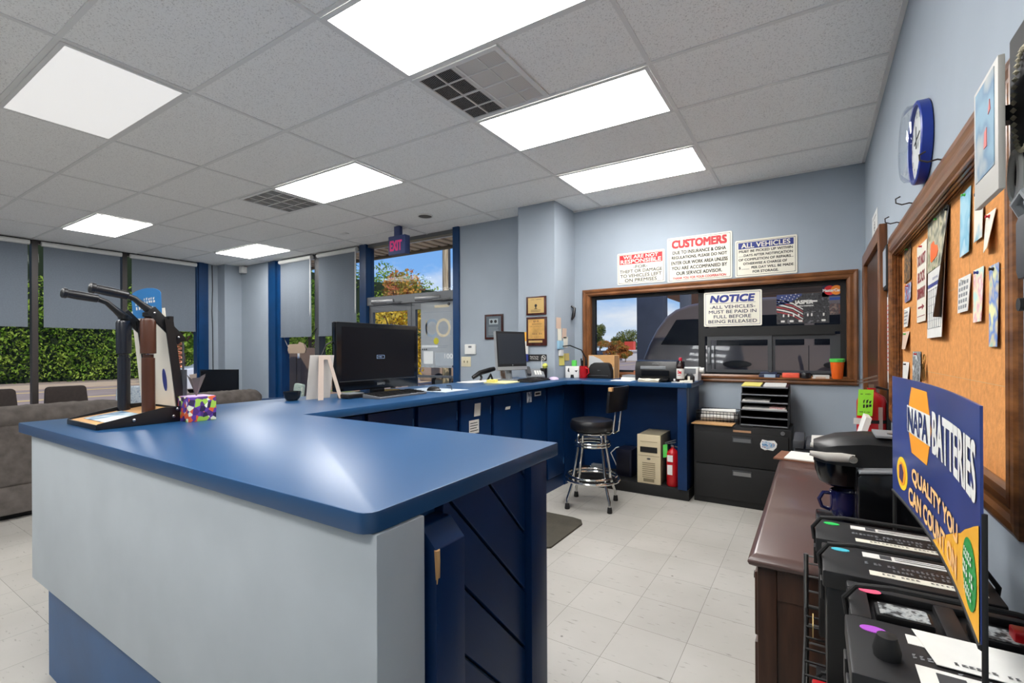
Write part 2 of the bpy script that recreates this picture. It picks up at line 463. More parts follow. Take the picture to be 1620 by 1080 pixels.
# walls
WX0, WX1, WZ0, WZ1 = -2.14, 0.245, 1.10, 1.975          # service window opening
b = MB()
b.box(-2.5, YB, 0, WX0, YB + .15, CH); b.box(WX1, YB, 0, XR + .2, YB + .15, CH)
b.box(WX0, YB, 0, WX1, YB + .15, WZ0); b.box(WX0, YB, WZ1, WX1, YB + .15, CH)
struct(b.build('wall_back', 'wall'))
struct(MB().box(-2.77, 4.504, 0, -2.32, YB + .15, CH).build('wall_column', 'wall'))
struct(MB().box(-3.82, 4.79, 0, -2.77, YB + .05, CH).build('wall_center', 'wall'))
CY0, CY1, CZ0, CZ1 = 1.46, 3.34, 1.02, 1.875       # recess that holds the cork board
b = MB(); b.box(XR, YF - .2, 0, XR + .2, CY0, CH); b.box(XR, CY1, 0, XR + .2, YB, CH); b.box(XR, CY0, 0, XR + .2, CY1, CZ0); b.box(XR, CY0, CZ1, XR + .2, CY1, CH)
struct(b.build('wall_right', 'wall'))
struct(MB().box(XL - .2, YF - .2, 0, XR + .2, YF, CH).build('wall_front', 'wall'))
struct(MB().box(XL - .2, 4.80, 0, -8.13, YB, CH).build('wall_far_left', 'wall'))
struct(MB().box(XL - .2, 4.32, 0, -9.24, 4.80, CH).build('wall_left', 'wall'))
struct(MB().box(-9.24, 4.5, 0, -9.0, 4.80, CH).build('trim_3', 'wall'))
# left storefront (window_1)
f = MB()
for y in (-2.0, -.97, .06, 1.07, 2.06, 3.09):
    f.box(-9.31, y - .032, 0, -9.20, y + .032, CH - .02)
f.box(-9.31, YF, CH - .05, -9.22, 4.13, CH); f.box(-9.31, YF, 0, -9.20, 4.13, .12)
w1 = struct(f.build('window_1', 'bronze'))
struct(MB().box(-9.27, YF, .12, -9.264, 4.13, CH - .05).build('window_pane', 'glass', w1))
p = MB(); p.box(-9.33, 4.13, 0, -9.20, 4.32, CH); p.box(-9.20, 4.15, 0, -9.17, 4.24, CH)
struct(p.build('trim_4', 'bluejamb'))
# storefront beside the doors (window_2)
f = MB()
f.box(-6.86, 4.83, 0, -6.75, 4.95, CH - .02); f.box(-7.8, 4.84, 0, -5.7, 4.95, .12); f.box(-7.8, 4.84, CH - .04, -5.7, 4.95, CH)
w2 = struct(f.build('window_2', 'dgrey'))
struct(MB().box(-7.8, 4.90, .12, -5.7, 4.906, CH - .04).build('window_pane', 'glass', w2))
p = MB(); p.box(-8.13, 4.80, 0, -7.92, 4.98, CH); p.box(-7.92, 4.84, 0, -7.79, 4.98, CH)
struct(p.build('trim_5', 'bluejamb'))
p = MB(); p.box(-5.74, 4.80, 0, -5.60, 4.96, CH)
struct(p.build('trim_6', 'bluejamb'))
p = MB(); p.box(-3.915, 4.76, 0, -3.82, 4.96, CH)
struct(p.build('trim_7', 'bluejamb'))
# transom and entrance doors
f = MB(); f.box(-5.6, 4.82, 2.03, -3.915, 4.94, 2.15); f.box(-5.6, 4.84, CH - .05, -3.915, 4.94, CH)
w3 = struct(f.build('window_3', 'alu'))
struct(MB().box(-5.6, 4.90, 2.15, -3.915, 4.906, CH - .05).build('window_pane', 'glass', w3))
def leaf(n, x0, x1, l, r):
    f = MB(); y0, y1 = 4.85, 4.895
    f.box(x0, y0, 0.02, x0 + l, y1, 2.03); f.box(x1 - r, y0, 0.02, x1, y1, 2.03)
    f.box(x0 + l, y0, 1.93, x1 - r, y1, 2.03); f.box(x0 + l, y0, .02, x1 - r, y1, .25); f.box(x0 + l, y0 - .03, 1.0, x1 - r, y1 - .03, 1.03)
    d = struct(f.build(n, 'alu'))
    struct(MB().box(x0 + l, 4.87, .25, x1 - r, 4.876, 1.93).build('door_pane', 'glass', d))
    c = MB(); cx = x0 + .35
    c.box(cx - .25, 4.80, 2.045, cx + .2, 4.85, 2.10)
    struct(c.build('door_closer', 'steel', d, bevel=.008))
    c = MB(); c.tube([(cx + .1, 4.79, 2.04), (cx + .45, 4.72, 2.035), (cx + .25, 4.82, 2.03)], .01, 6)
    struct(c.build('closer_arm', 'alu', d))
    return d
leaf('door_1', -5.59, -4.735, .085, .07)
leaf('door_2', -4.725, -3.92, .07, .03)
# doorway in the right wall
f = MB()
f.box(.325, 3.56, 0, XR, 3.65, 2.10); f.box(.325, 4.66, 0, XR, 4.75, 2.10); f.box(.325, 3.65, 2.01, XR, 4.66, 2.10)
f.box(.335, 3.585, 0, .322, 3.62, 2.07)
d3 = struct(f.build('door_3', 'woodv', bevel=.006))
struct(MB().box(.352, 3.65, 0, XR - .001, 4.66, 2.01).build('door_panel', 'dwood', d3))
# service window: oak casing, dark frame, panes
f = MB()
T = .075
def molding(mb, x0, z0, x1, z1, t, y, d):
    """picture-frame casing with a stepped profile, on a wall facing -y"""
    prof = [(0, 0), (0, d * .7), (t * .18, d), (t * .42, d * .85), (t * .5, d * .6), (t * .78, d * .75), (t, d * .35), (t, 0)]
    rs = []
    for sx, sz, cx, cz in ((1, 1, x0, z0), (-1, 1, x1, z0), (-1, -1, x1, z1), (1, -1, x0, z1)):
        rs.append([(cx + sx * a, y - q, cz + sz * a) for a, q in prof])
    return mb.rings(rs, closed=True)
molding(f, -2.215, 1.045, .315, 2.035, T, YB, .028)
f.box(-2.20, 4.965, 1.085, .30, 5.12, 1.10)
f.box(WX0, YB, WZ0, WX0 + .012, 5.14, WZ1); f.box(WX1 - .012, YB, WZ0, WX1, 5.14, WZ1); f.box(WX0, YB, WZ1 - .012, WX1, 5.14, WZ1)
w4 = struct(f.build('window_4', 'wood'))
f = MB(); y0, y1 = 5.05, 5.10
f.box(WX0 + .012, y0, 1.10, WX0 + .05, y1, 1.963); f.box(-.985, y0, 1.10, -.925, y1, 1.963); f.box(.19, y0, 1.10, .233, y1, 1.963)
f.box(WX0 + .05, y0, 1.925, .19, y1, 1.963); f.box(WX0 + .05, y0, 1.10, .19, y1, 1.14); f.box(-.925, y0 - .01, 1.515, .19, y1, 1.575)
f.box(-.925, y0 - .02, 1.49, .15, y1, 1.515)
struct(f.build('window_frame', 'blackm', w4))
f = MB()
for x0, x1, yy in ((-.90, -.335, 5.045), (-.345, .15, 5.06)):
    f.box(x0, yy - .01, 1.135, x0 + .035, yy + .01, 1.49); f.box(x1 - .035, yy - .01, 1.135, x1, yy + .01, 1.49)
    f.box(x0 + .035, yy - .01, 1.135, x1 - .035, yy + .01, 1.165); f.box(x0 + .035, yy - .01, 1.45, x1 - .035, yy + .01, 1.49)
f.box(.15, 5.05, 1.135, .19, 5.09, 1.49)
struct(f.build('sliding_sash', 'dgrey', w4))
f = MB(); f.box(-.895, 5.02, 1.22, -.87, 5.035, 1.38)
struct(f.build('sash_handle', 'alu', w4, bevel=.004))
f = MB(); f.box(WX0 + .05, 5.07, 1.14, -.985, 5.076, 1.925); f.box(-.925, 5.07, 1.575, .19, 5.076, 1.925)
f.box(-.865, 5.043, 1.165, -.37, 5.047, 1.45); f.box(-.31, 5.058, 1.165, .115, 5.062, 1.45)
struct(f.build('window_pane', 'glass2', w4))

# ------------------------------------------------------------------ ceiling lights, vents
def lampmat(name, k, scale):
    m = bpy.data.materials.new(name); m.use_nodes = True; t = m.node_tree; b = t.nodes['Principled BSDF']
    b.inputs['Base Color'].default_value = (.8, .8, .8, 1); b.inputs['Roughness'].default_value = .6
    b.inputs['Emission Color'].default_value = (1.0, .985, .96, 1); b.inputs['Emission Strength'].default_value = LAMP * k
    return m
M['lamp'] = lampmat('lit_diffuser', 1.0, 1); M['lampdim'] = lampmat('dim_diffuser', .028, 1)
def fixture(i, x0, label, dim=False):
    y0 = GY0 + .61 * i
    x1, y1 = x0 + 1.22, y0 + .61
    t = thing('ceiling_light', label, 'ceiling light', ((x0 + x1) / 2, (y0 + y1) / 2, CH - .014), 0, 'recessed fluorescent ceiling panels')
    f = MB(); z0, z1 = CH - .013, CH - .0065
    f.box(x0 + .012, y0 + .012, z0, x1 - .012, y0 + .035, z1); f.box(x0 + .012, y1 - .035, z0, x1 - .012, y1 - .012, z1)
    f.box(x0 + .012, y0 + .035, z0, x0 + .035, y1 - .035, z1); f.box(x1 - .035, y0 + .035, z0, x1 - .012, y1 - .035, z1)
    f.build('frame', 'grid', t)
    MB().box(x0 + .035, y0 + .035, CH - .012, x1 - .035, y1 - .035, CH - .007).build('diffuser', 'lampdim' if dim else 'lamp', t)
A_, B_, C_ = -1.985, -4.425, -8.085
fixture(-2, A_, 'bright ceiling panel light cut by the top edge, beside the big air vent')
fixture(0, A_, 'long bright ceiling panel light just behind the big air vent')
fixture(2, A_, 'bright ceiling panel light nearest the back wall and signs')
fixture(0, B_, 'bright ceiling panel light beside the small dark vent')
fixture(-3, B_, 'dim pale ceiling panel light at the upper left', True)
fixture(-1, C_, 'far ceiling panel light near the left window blinds')
fixture(2, C_, 'far ceiling panel light above the blue corner post')
for i, x0, s in ((-4, A_, 'ceiling panel light overhead of the brown credenza end'), (-6, A_, 'ceiling panel light behind the viewer at right'),
                 (-6, B_, 'ceiling panel light behind the viewer at centre'), (-4, C_, 'ceiling panel light over the front of the lounge'), (-8, B_, 'rearmost ceiling panel light')):
    fixture(i, x0, s)
def vent(x0, y0, x1, y1, label, big):
    t = thing('air_vent', label, 'vent', ((x0 + x1) / 2, (y0 + y1) / 2, CH - .014))
    f = MB(); z0, z1 = CH - .014, CH - .0065; b = .028
    f.box(x0, y0, z0, x1, y0 + b, z1); f.box(x0, y1 - b, z0, x1, y1, z1); f.box(x0, y0 + b, z0, x0 + b, y1 - b, z1); f.box(x1 - b, y0 + b, z0, x1, y1 - b, z1)
    xm = (x0 + x1) / 2; ym = (y0 + y1) / 2
    for a in (.25, .5, .75):
        w_ = .006 if a == .5 else .003
        f.box(x0 + (x1 - x0) * a - w_, y0 + b, z0, x0 + (x1 - x0) * a + w_, y1 - b, z1)
        f.box(x0 + b, y0 + (y1 - y0) * a - w_, z0, x1 - b, y0 + (y1 - y0) * a + w_, z1)
    f.build('frame', 'grid', t)
    s = MB(); n = 46
    for k in range(n):
        u = x0 + b + (x1 - x0 - 2 * b) * (k + .5) / n
        dark = not big or k < n * .42
        s.obox((u, (y0 + y1) / 2, CH - .0095), (1, 0, -.9 if dark else .9), (0, 1, 0), (.9 if dark else -.9, 0, 1), .0030 if dark else .0042, (y1 - y0) / 2 - b, .0005)
    s.build('louver', 'grid', t)
    MB().box(x0 + .004, y0 + .004, CH - .0062, x1 - .004, y1 - .004, CH - .0012).build('duct_back', 'blackm', t)
vent(-1.972, 2.037, -1.38, 2.623, 'big louvered square air vent in the ceiling between two bright lights', 1)
vent(-5.02, 2.647, -4.437, 3.233, 'small dark square air vent in the ceiling further from the counter', 0)
t = thing('ceiling_speaker', 'round dark recessed fixture in the ceiling near the doors', 'ceiling fixture', (-3.85, 4.18, CH - .01))
MB().torus((-3.85, 4.18, CH - .006), .085, .008).build('trim_ring', 'white', t)
MB().cyl((-3.85, 4.18, CH - .008), (-3.85, 4.18, CH - .002), .08, n=28).build('grille', 'dgrey', t)
tag(MB().box(-5.39, 4.18, CH - .012, -5.27, 4.24, CH).build('ceiling_sensor', 'grid', bevel=.004), 'small pale rectangular plate on the ceiling left of the round fixture', 'sensor')

# ------------------------------------------------------------------ roller blinds
def blind(label, axis, lo, hi, zb, pos, cord):
    t = thing('roller_blind', label, 'blind', ((lo + hi) / 2 if axis == 'x' else pos, pos if axis == 'x' else (lo + hi) / 2, zb), 0, 'grey roller blinds at the shop windows')
    b = MB(); n = 24; rs = []
    for i in range(n + 1):
        u = lo + (hi - lo) * i / n
        wv = .004 * math.sin(i * 2.1) + .006 * math.sin(i * .9)
        p = []
        for z, q in ((CH - .06, 0), ((CH + zb) / 2, wv * .3), (zb + .02, wv)):
            p.append((u, pos + q, z) if axis == 'x' else (pos + q, u, z))
        rs.append(p)
    k = len(b.v)
    for p in rs: b.v += p
    for i in range(n):
        for j in range(2):
            a0 = k + i * 3 + j; b.f.append((a0, a0 + 3, a0 + 4, a0 + 1))
    b.build('shade_fabric', 'blind', t, smooth=True)
    r = MB(); q = MB(); h = MB()
    if axis == 'x':
        r.cyl((lo - .02, pos, CH - .055), (hi + .02, pos, CH - .055), .033); q.box(lo, pos - .006, zb, hi, pos + .006, zb + .025)
        if cord:
            h.tube([(hi + .012, pos - .03, CH - .07), (hi + .012, pos - .035, 2.0), (hi + .018, pos - .035, 1.93), (hi + .024, pos - .035, 2.0), (hi + .022, pos - .03, CH - .07)], .005, 6)
    else:
        r.cyl((pos, lo - .02, CH - .055), (pos, hi + .02, CH - .055), .033); q.box(pos - .006, lo, zb, pos + .006, hi, zb + .025)
    r.build('roller_tube', 'white', t, smooth=True); q.build('hem_bar', 'blind', t)
    if cord: h.build('pull_chain', 'white', t)
blind('grey roller blind at the far left edge of the left window', 'y', 1.14, 1.98, 1.715, -9.17, 0)
blind('wide grey roller blind in the middle of the left window', 'y', 2.14, 3.02, 1.715, -9.17, 0)
blind('grey roller blind of the left window nearest the blue post', 'y', 3.17, 4.09, 1.715, -9.17, 0)
blind('grey roller blind left of the front window, above the hanging sign', 'x', -7.74, -6.89, 1.60, 4.79, 1)
blind('grey roller blind with pull chain beside the entrance door', 'x', -6.70, -5.80, 1.60, 4.79, 1)
for lo, hi, s in ((.12, 1.0, 'grey roller blind of the left window out of frame'), ):
    blind(s, 'y', lo, hi, 1.715, -9.17, 0)
# wall cable and small sensor in the alcove
c = MB(); c.tube([(-9.235, 4.40, 2.93), (-9.23, 4.405, 2.5), (-9.225, 4.39, 2.1), (-9.225, 4.40, 1.8), (-9.23, 4.405, 1.2), (-9.23, 4.41, .5)], .007, 6)
tag(c.build('wall_cable', 'black'), 'thin black cable running down the alcove wall beside the blue post', 'cable')
tag(MB().box(-8.90, 4.70, 2.80, -8.80, 4.80, 2.92).build('motion_sensor', 'white', bevel=.012), 'small white motion sensor high in the alcove corner', 'sensor')
# ------------------------------------------------------------------ service counter
ct = thing('service_counter', 'long blue painted U-shaped service counter with pale front panel', 'counter', (-1.8, 1.0, 0))
arc = [(-.715 + .03 * math.cos(R(a)), .617 + .03 * math.sin(R(a))) for a in (-90, -60, -30, 0)]
top = [(-2.86, .587)] + arc + [(-.70, 1.378), (-2.05, 1.378), (-2.07, 4.27), (-1.97, 4.40), (-.955, 4.40), (-.925, 4.43), (-.925, 4.96), (-2.315, 4.96), (-2.315, 4.50), (-2.775, 4.50), (-2.775, 4.785), (-2.86, 4.785)]
tb = MB().zprism(top, 1.019, 1.06)
tb.build('countertop', 'top', ct, bevel=.004)
MB().box(-2.76, .605, .42, -.68, .733, 1.018).build('front_panel', 'pale', ct, bevel=.004)
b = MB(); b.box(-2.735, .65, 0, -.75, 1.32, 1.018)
b.build('base', 'navy_lit', ct)
MB().yprism([(-.745, 0), (-.66, 0), (-.66, .945), (-.70, .985), (-.745, .985)], .745, .84).build('corner_post', 'navy', ct, bevel=.003)
ch = MB(); ch.yprism([(-.6595, .885), (-.6585, .92), (-.6595, .945), (-.6645, .945), (-.6605, .885)], .744, .756)
ch.tube([(-.6595, .748, .945), (-.659, .749, .92), (-.6595, .747, .875)], [.006, .005, .001], 6)
ch.build('paint_chip', 'manila', ct)
# diagonal boards on the end
def clip(poly, y0, y1, z0, z1):
    for ax, lim, sgn in ((0, y0, 1), (0, y1, -1), (1, z0, 1), (1, z1, -1)):
        o = []
        for i in range(len(poly)):
            a, b_ = poly[i - 1], poly[i]
            da, db = (a[ax] - lim) * sgn, (b_[ax] - lim) * sgn
            if (da >= 0) != (db >= 0):
                t_ = da / (da - db); o.append((a[0] + (b_[0] - a[0]) * t_, a[1] + (b_[1] - a[1]) * t_))
            if db >= 0: o.append(b_)
        poly = o
        if not poly: break
    return poly
dg_ = MB()
for k in range(-6, 12):
    c0 = 1.906 - .168 * k                      # z + 1.045 y = c0
    pl = [(0, c0 - 0.004), (2, c0 - .004 - 2 * 1.045), (2, c0 - .160 - 2 * 1.045), (0, c0 - .160)]
    pl = clip(pl, .84, 1.205, 0.01, 1.018)
    if len(pl) >= 3: dg_.xprism(pl, -.75, -.722)
dg_.build('diagonal_boards', 'navy', ct, bevel=.0015, seg=1)
MB().box(-.75, 1.205, 0, -.70, 1.30, 1.018).build('end_trim', 'navy', ct, bevel=.003)
# left run
MB().box(-2.75, 1.32, 0, -2.165, 4.50, 1.018).build('carcass', 'navy', ct)
ys = [1.40, 1.83, 2.235, 2.67, 3.085, 3.53, 3.985, 4.36]
for i in range(7):
    a = MB(); a.box(-2.165, ys[i] + .012, .13, -2.135, ys[i + 1] - .03, 1.0)
    d = a.build('door', 'navy', ct, bevel=.004)
    for z in (.25, .9): MB().cyl((-2.137, ys[i + 1] - .036, z - .03), (-2.137, ys[i + 1] - .036, z + .03), .006, n=8).build('hinge', 'navy_lit', d)
a = MB(); a.box(-2.165, 4.36, 0, -2.14, 4.90, 1.018); a.box(-2.165, 1.32, 0, -2.15, 4.36, .12)
a.build('side_panel', 'navy', ct)
# back run with open knee space on a black plinth
a = MB(); a.box(-2.15, 4.85, .1, -1.0, 4.875, 1.018); a.box(-2.15, 4.86, .1, -1.0, 4.96, .98)
a.build('back_panel', 'navy', ct)
a = MB(); a.box(-2.14, 4.45, 0, -.955, 4.96, .10)
a.build('plinth', 'blackm', ct, bevel=.004)
a = MB(); a.box(-1.045, 4.42, .10, -.965, 4.52, 1.018); a.box(-1.0, 4.52, .10, -.965, 4.96, 1.018)
a.build('end_panel', 'navy', ct, bevel=.003)
# paper scraps stuck on the doors
def scrap(y0, z0, y1, z1, label, m, tilt=0):
    s = Sheet((-2.132, y0, z0), (0, 1, 0), (0, tilt, 1)); q = MB(); s.slab(q, 0, 0, y1 - y0, z1 - z0, 0, .002)
    t = tag(q.build('paper_sticker', m), label, 'sticker', 'paper scraps on the counter doors')
    if z1 - z0 < .12 and y1 - y0 > .1:
        q = MB(); s.lines(q, .01, y1 - y0 - .01, .012, z1 - z0 - .012, 4, .006, .0025); q.build('print', 'ink', t)
scrap(2.83, .87, 2.905, .965, 'torn pale paper scrap on a blue counter door above the printed label', 'paper', .1)
scrap(2.77, .745, 2.89, .845, 'printed white label low on a blue counter door', 'paper')
scrap(3.60, .90, 3.68, .99, 'small pale picture sticker high on a blue counter door', blotch('sticker_print', [(225, 225, 225), (190, 200, 215), (80, 90, 110)], 18))
scrap(3.735, .945, 3.85, .985, 'narrow torn tape strip high on a blue counter door', 'paper', .1)
scrap(3.25, .875, 3.32, .90, 'ragged white paint scratch on a blue counter door', 'paper', .5)

# ------------------------------------------------------------------ shock absorber demonstration stand on the near counter
zt = 1.0605
st = thing('shock_absorber_display', 'black lever display stand with one black and one brown shock absorber, on the near counter', 'display stand', (-2.46, .83, zt))
a = MB()
for x in (-2.625, -2.305):
    a.xprism([(.685, zt), (.975, zt), (.975, 1.125), (.90, 1.125), (.685, 1.083)], x - .004, x + .004)
a.box(-2.625, .682, zt, -2.305, .69, 1.08); a.box(-2.62, .97, zt, -2.31, .976, 1.12)
a.build('base_frame', 'black', st, bevel=.002)
a = MB(); a.xprism([(.69, 1.072), (.69, 1.078), (.965, 1.112), (.965, 1.106)], -2.62, -2.31)
rp = a.build('ramp_board', 'manila', st)
a = MB(); s = Sheet((-2.60, .70, 1.0808), (1, 0, 0), (0, 1, .1236)); s.slab(a, .03, .02, .27, .15, 0, .001)
a.build('ramp_photo', blotch('faded_photo', [(70, 110, 150), (170, 190, 200), (225, 225, 220)], 14), rp)
def lever(x, yy, grip, m, capm):
    r = MB()
    r.lathe([(.018, 0), (.0235, .0), (.0235, .235), (.019, .236), (.019, .25)], (x, yy, 1.098))
    c = r.build('lower_tube', m, st, smooth=True)
    r = MB(); r.lathe([(.02, 0), (.028, .002), (.028, .138), (.024, .147), (.012, .150), (.012, .165)], (x, yy, 1.35))
    r.build('upper_tube', m, st, smooth=True)
    r = MB(); r.tube([(x, g[0], g[1]) for g in grip[2:]] , [.012, .012, .014, .018, .02], 10)
    r.build('lever_arm', 'black', st, smooth=True)
    r = MB(); g0, g1 = Vector((x, *grip[0])), Vector((x, *grip[1])); d = (g1 - g0).normalized()
    r.tube([g0 - d * .004, g0, g0 + d * .012, g0 + d * .014, g0 + d * .05, g1, g1 + d * .004], [.016, .021, .021, .017, .0185, .017, .011], 14)
    r.build('hand_grip', 'vinyl', st, smooth=True)
    r = MB(); r.lathe([(.008, 0), (.02, .004), (.02, .02), (.01, .024)], (x, yy, 1.502)); r.build('top_bushing', 'black', st, smooth=True)
lever(-2.36, .872, [(.684, 1.607), (.800, 1.588), (.795, 1.589), (.825, 1.577), (.852, 1.553), (.878, 1.533), (.90, 1.515)], mat('brown_shock', (70, 39, 25), .3), 0)
lever(-2.60, .868, [(.664, 1.602), (.776, 1.588), (.772, 1.589), (.808, 1.575), (.838, 1.545), (.86, 1.524), (.885, 1.50)], mat('black_shock', (26, 29, 38), .25), 0)
for x in (-2.345, -2.615):
    a = MB(); dirv = Vector((0, .105, -.118)).normalized()
    a.obox((x, .932, 1.47), dirv, (1, 0, 0), (0, .75, .66), .088, .006, .021)
    bar = a.build('link_bar', 'black', st, bevel=.002)
    for u in (-.068, .01, .066):
        p_ = Vector((x, .932, 1.47)) + dirv * u; sx = 1 if x > -2.5 else -1
        MB().lathe([(.005, 0), (.0045, .003), (.002, .0045)], (p_.x + .006, p_.y, p_.z), 10, 'x').build('rivet', 'steel', bar)
a = MB()
for x in (-2.325, -2.605):
    a.obox((x, .957, 1.30), (0, .12, -1), (1, 0, 0), (0, 1, .12), .20, .004, .016)
a.box(-2.61, .935, 1.49, -2.32, .95, 1.51)
a.build('upright_bars', 'black', st)
a = MB(); a.cyl((-2.33, .992, 1.08), (-2.33, .992, 1.28), .012); a.cyl((-2.335, .992, 1.28), (-2.335, .992, 1.40), .004)
a.build('gas_strut', 'dgrey', st, smooth=True)
a = MB(); pts = []
for k in range(140):
    t_ = k / 139; an = t_ * 2 * PI * 11; pts.append((-2.36 + .013 * math.cos(an), .985 + .013 * math.sin(an), 1.19 + .22 * t_))
a.tube(pts, .004, 6); a.build('coil_spring', mat('copper', (206, 140, 112), .3, metal=.7), st, smooth=True)
for x in (-2.3, -2.63):
    for y, z in ((.80, 1.085), (.94, 1.085), (.955, 1.115)):
        MB().lathe([(.0065, 0), (.006, .003), (.003, .005)], (x if x > -2.5 else x - .006, y, z), 10, 'x').build('bolt', 'steel', st)
# printed card clipped behind the shocks
def cb(x, y): return 0
s = Sheet((-2.705, .975, 1.115), (1, .0, 0), (0, -.09, 1))
a = MB(); s.slab(a, 0, 0, .34, .435, 0, .003); cardb = a.build('display_card', mat('card_cream', (222, 217, 205), .6), st)
a = MB(); s.poly(a, [(.02, .40), (.31, .40), (.325, .50)] + [(.17 + .155 * math.cos(R(v)), .50 + .03 * math.sin(R(v))) for v in range(0, 181, 20)] + [(.02, .50)], .003, .005)
hd = a.build('card_header', mat('header_blue', (42, 118, 182), .45), cardb)
a = MB(); s.glyphs(a, .13, .27, .475, .03, 6, .006); s.glyphs(a, .16, .27, .435, .03, 5, .006); s.glyphs(a, .06, .15, .455, .04, 3, .006)
a.build('header_print', 'white', cardb)
a = MB(); s.glyphs(a, .09, .24, .37, .03, 6, .004); s.glyphs(a, .09, .18, .32, .03, 3, .004)
s.disc(a, .27, .12, .02, .05, .003, .004); s.disc(a, .13, .22, .012, .02, .003, .004); a.build('card_print', 'blue', cardb)

# ------------------------------------------------------------------ tissue box
t = thing('tissue_box', 'small tissue box with purple and green leaf print behind the shock absorber stand', 'tissue box', (-2.27, 1.02, zt))
pm = mat('tissue_print', (82, 48, 120), .5)
tt = pm.node_tree; bb = tt.nodes['Principled BSDF']; co = tt.nodes.new('ShaderNodeTexCoord'); vo = tt.nodes.new('ShaderNodeTexVoronoi')
vo.inputs['Scale'].default_value = 52; rr = tt.nodes.new('ShaderNodeValToRGB'); tt.links.new(co.outputs['Object'], vo.inputs['Vector'])
sp = tt.nodes.new('ShaderNodeSeparateColor'); tt.links.new(vo.outputs['Color'], sp.inputs[0]); tt.links.new(sp.outputs[0], rr.inputs[0])
rr.color_ramp.interpolation = 'CONSTANT'
for i, c in enumerate([(76, 40, 116), (150, 190, 70), (40, 30, 70), (220, 225, 200), (214, 90, 50), (92, 56, 150)]):
    es = rr.color_ramp.elements
    el = es[i] if i < 2 else es.new(i / 6)
    el.position = i / 6; el.color = srgb(*c)
tt.links.new(rr.outputs[0], bb.inputs['Base Color'])
MB().box(-2.335, .965, zt, -2.225, 1.075, 1.165).build('carton', pm, t, bevel=.002)
a = MB()
for k in range(7):
    an = k * 2 * PI / 7
    a.quad((-2.28, 1.02, 1.16), (-2.28 + .035 * math.cos(an), 1.02 + .035 * math.sin(an), 1.25 + .012 * math.sin(3 * an)), (-2.28 + .035 * math.cos(an + .9), 1.02 + .035 * math.sin(an + .9), 1.25 + .012 * math.cos(2 * an)))
a.build('tissue', mat('brownish_tissue', (112, 102, 96), .9), t)
MB().box(-2.33, .97, 1.165, -2.23, 1.07, 1.167).build('lid_top', mat('lid_purple', (196, 170, 214), .5), t)
# ------------------------------------------------------------------ things on the left run of the counter
# big screen
t = thing('television', 'large black flat screen with a small light box on its dark screen, on the counter', 'television', (-2.62, 2.37, zt))
a = MB(); a.box(-2.665, 2.0, 1.092, -2.615, 2.745, 1.552); a.box(-2.70, 2.12, 1.16, -2.665, 2.62, 1.48)
a.build('casing', 'blackg', t, bevel=.008)
MB().box(-2.6155, 2.04, 1.165, -2.614, 2.705, 1.52).build('screen', 'screen', t)
s = Sheet((-2.613, 2.0, 1.09), (0, 1, 0), (0, 0, 1))
a = MB(); s.frame(a, .335, .215, .405, .24, .002, 0, .0015); s.glyphs(a, .345, .395, .2275, .010, 6, .0015)
a.build('screen_message', mat('screen_glow', (120, 140, 170), .5, emit=.6), t)
a = MB(); s.text(a, 'SANYO', .37, .038, .07, .016, .003, .02); a.build('maker_mark', 'grey', t)
a = MB(); s.slab(a, .02, .066, .72, .069, 0, .003); a.build('bezel_line', 'dgrey', t)
a = MB(); a.box(-2.67, 2.32, 1.07, -2.63, 2.42, 1.10); a.zprism([(-2.76 + .12 * 1 + .12 * math.cos(R(k * 20)) * 1.0, 2.37 + .19 * math.sin(R(k * 20))) for k in range(18)], zt, zt + .013)
a.build('stand', 'blackg', t)
a = MB(); a.tube([(-2.66, 2.02, 1.43), (-2.665, 1.96, 1.40), (-2.67, 1.93, 1.33), (-2.67, 1.95, 1.25), (-2.665, 2.02, 1.19)], .005, 8); a.build('signal_cable', 'black', t)
# keyboard builder
def keyboard(label, cx, cy, rz, body):
    t = thing('keyboard', label, 'keyboard', (cx, cy, zt), rz)
    a = MB(); a.prism([(-.075, 0), (.075, 0), (.075, .012), (-.075, .026)], (-.225, .225), lambda u, v, w_: (u, w_, v))
    a.build('body', body, t, world=False, bevel=.003)
    for r_ in range(6):
        k = MB()
        x = -.06 + r_ * .0225
        for c_ in range(22):
            y = -.212 + c_ * .0195
            if r_ == 5 and 6 < c_ < 14: continue
            if c_ in (15, 18): continue
            z = .026 - (x + .075) / .15 * .014
            k.box(x - .009, y, z, x + .009, y + .0165, z + .006)
        if r_ == 5: k.box(x - .009, -.212 + 7 * .0195, .013, x + .009, -.212 + 14 * .0195, .019)
        o = k.build('key_row', 'black', t, world=False)
    return t
keyboard('black keyboard in front of the large screen', -2.345, 2.26, R(4), mat('keyboard_grey', (92, 94, 98), .5))
m = MB()
def mouse(label, x, y, rz):
    t = thing('computer_mouse', label, 'mouse', (x, y, zt), rz)
    rs = []
    for i, (yy, w_, h) in enumerate([(-.055, .012, .012), (-.045, .026, .026), (-.02, .031, .036), (.01, .031, .037), (.035, .028, .028), (.05, .02, .016), (.055, .008, .008)]):
        rs.append([(w_ * math.cos(R(v)), yy, h * max(0, math.sin(R(v))) + .001) for v in range(0, 181, 20)])
    a = MB(); a.rings(rs); a.build('shell', 'black', t, world=False, smooth=True)
    a = MB(); a.tube([(0, .028, .031), (0, .04, .028)], .005, 8); a.build('scroll_wheel', 'dgrey', t, world=False)
    return t
mouse('black computer mouse on the white pad right of the keyboard', -2.37, 2.66, R(-80))
tag(MB().box(-2.62, 2.60, zt, -2.215, 2.87, zt + .004).build('mouse_pad', mat('pad_blue_white', (170, 182, 194), .5), bevel=.002), 'thin white pad under the black mouse', 'mouse pad')
t = thing('portable_drive', 'small dark rounded device with cable left of the keyboard', 'device', (-2.50, 2.03, zt))
MB().box(-2.55, 1.95, zt, -2.44, 2.09, zt + .028).build('body', 'black', t, bevel=.01)
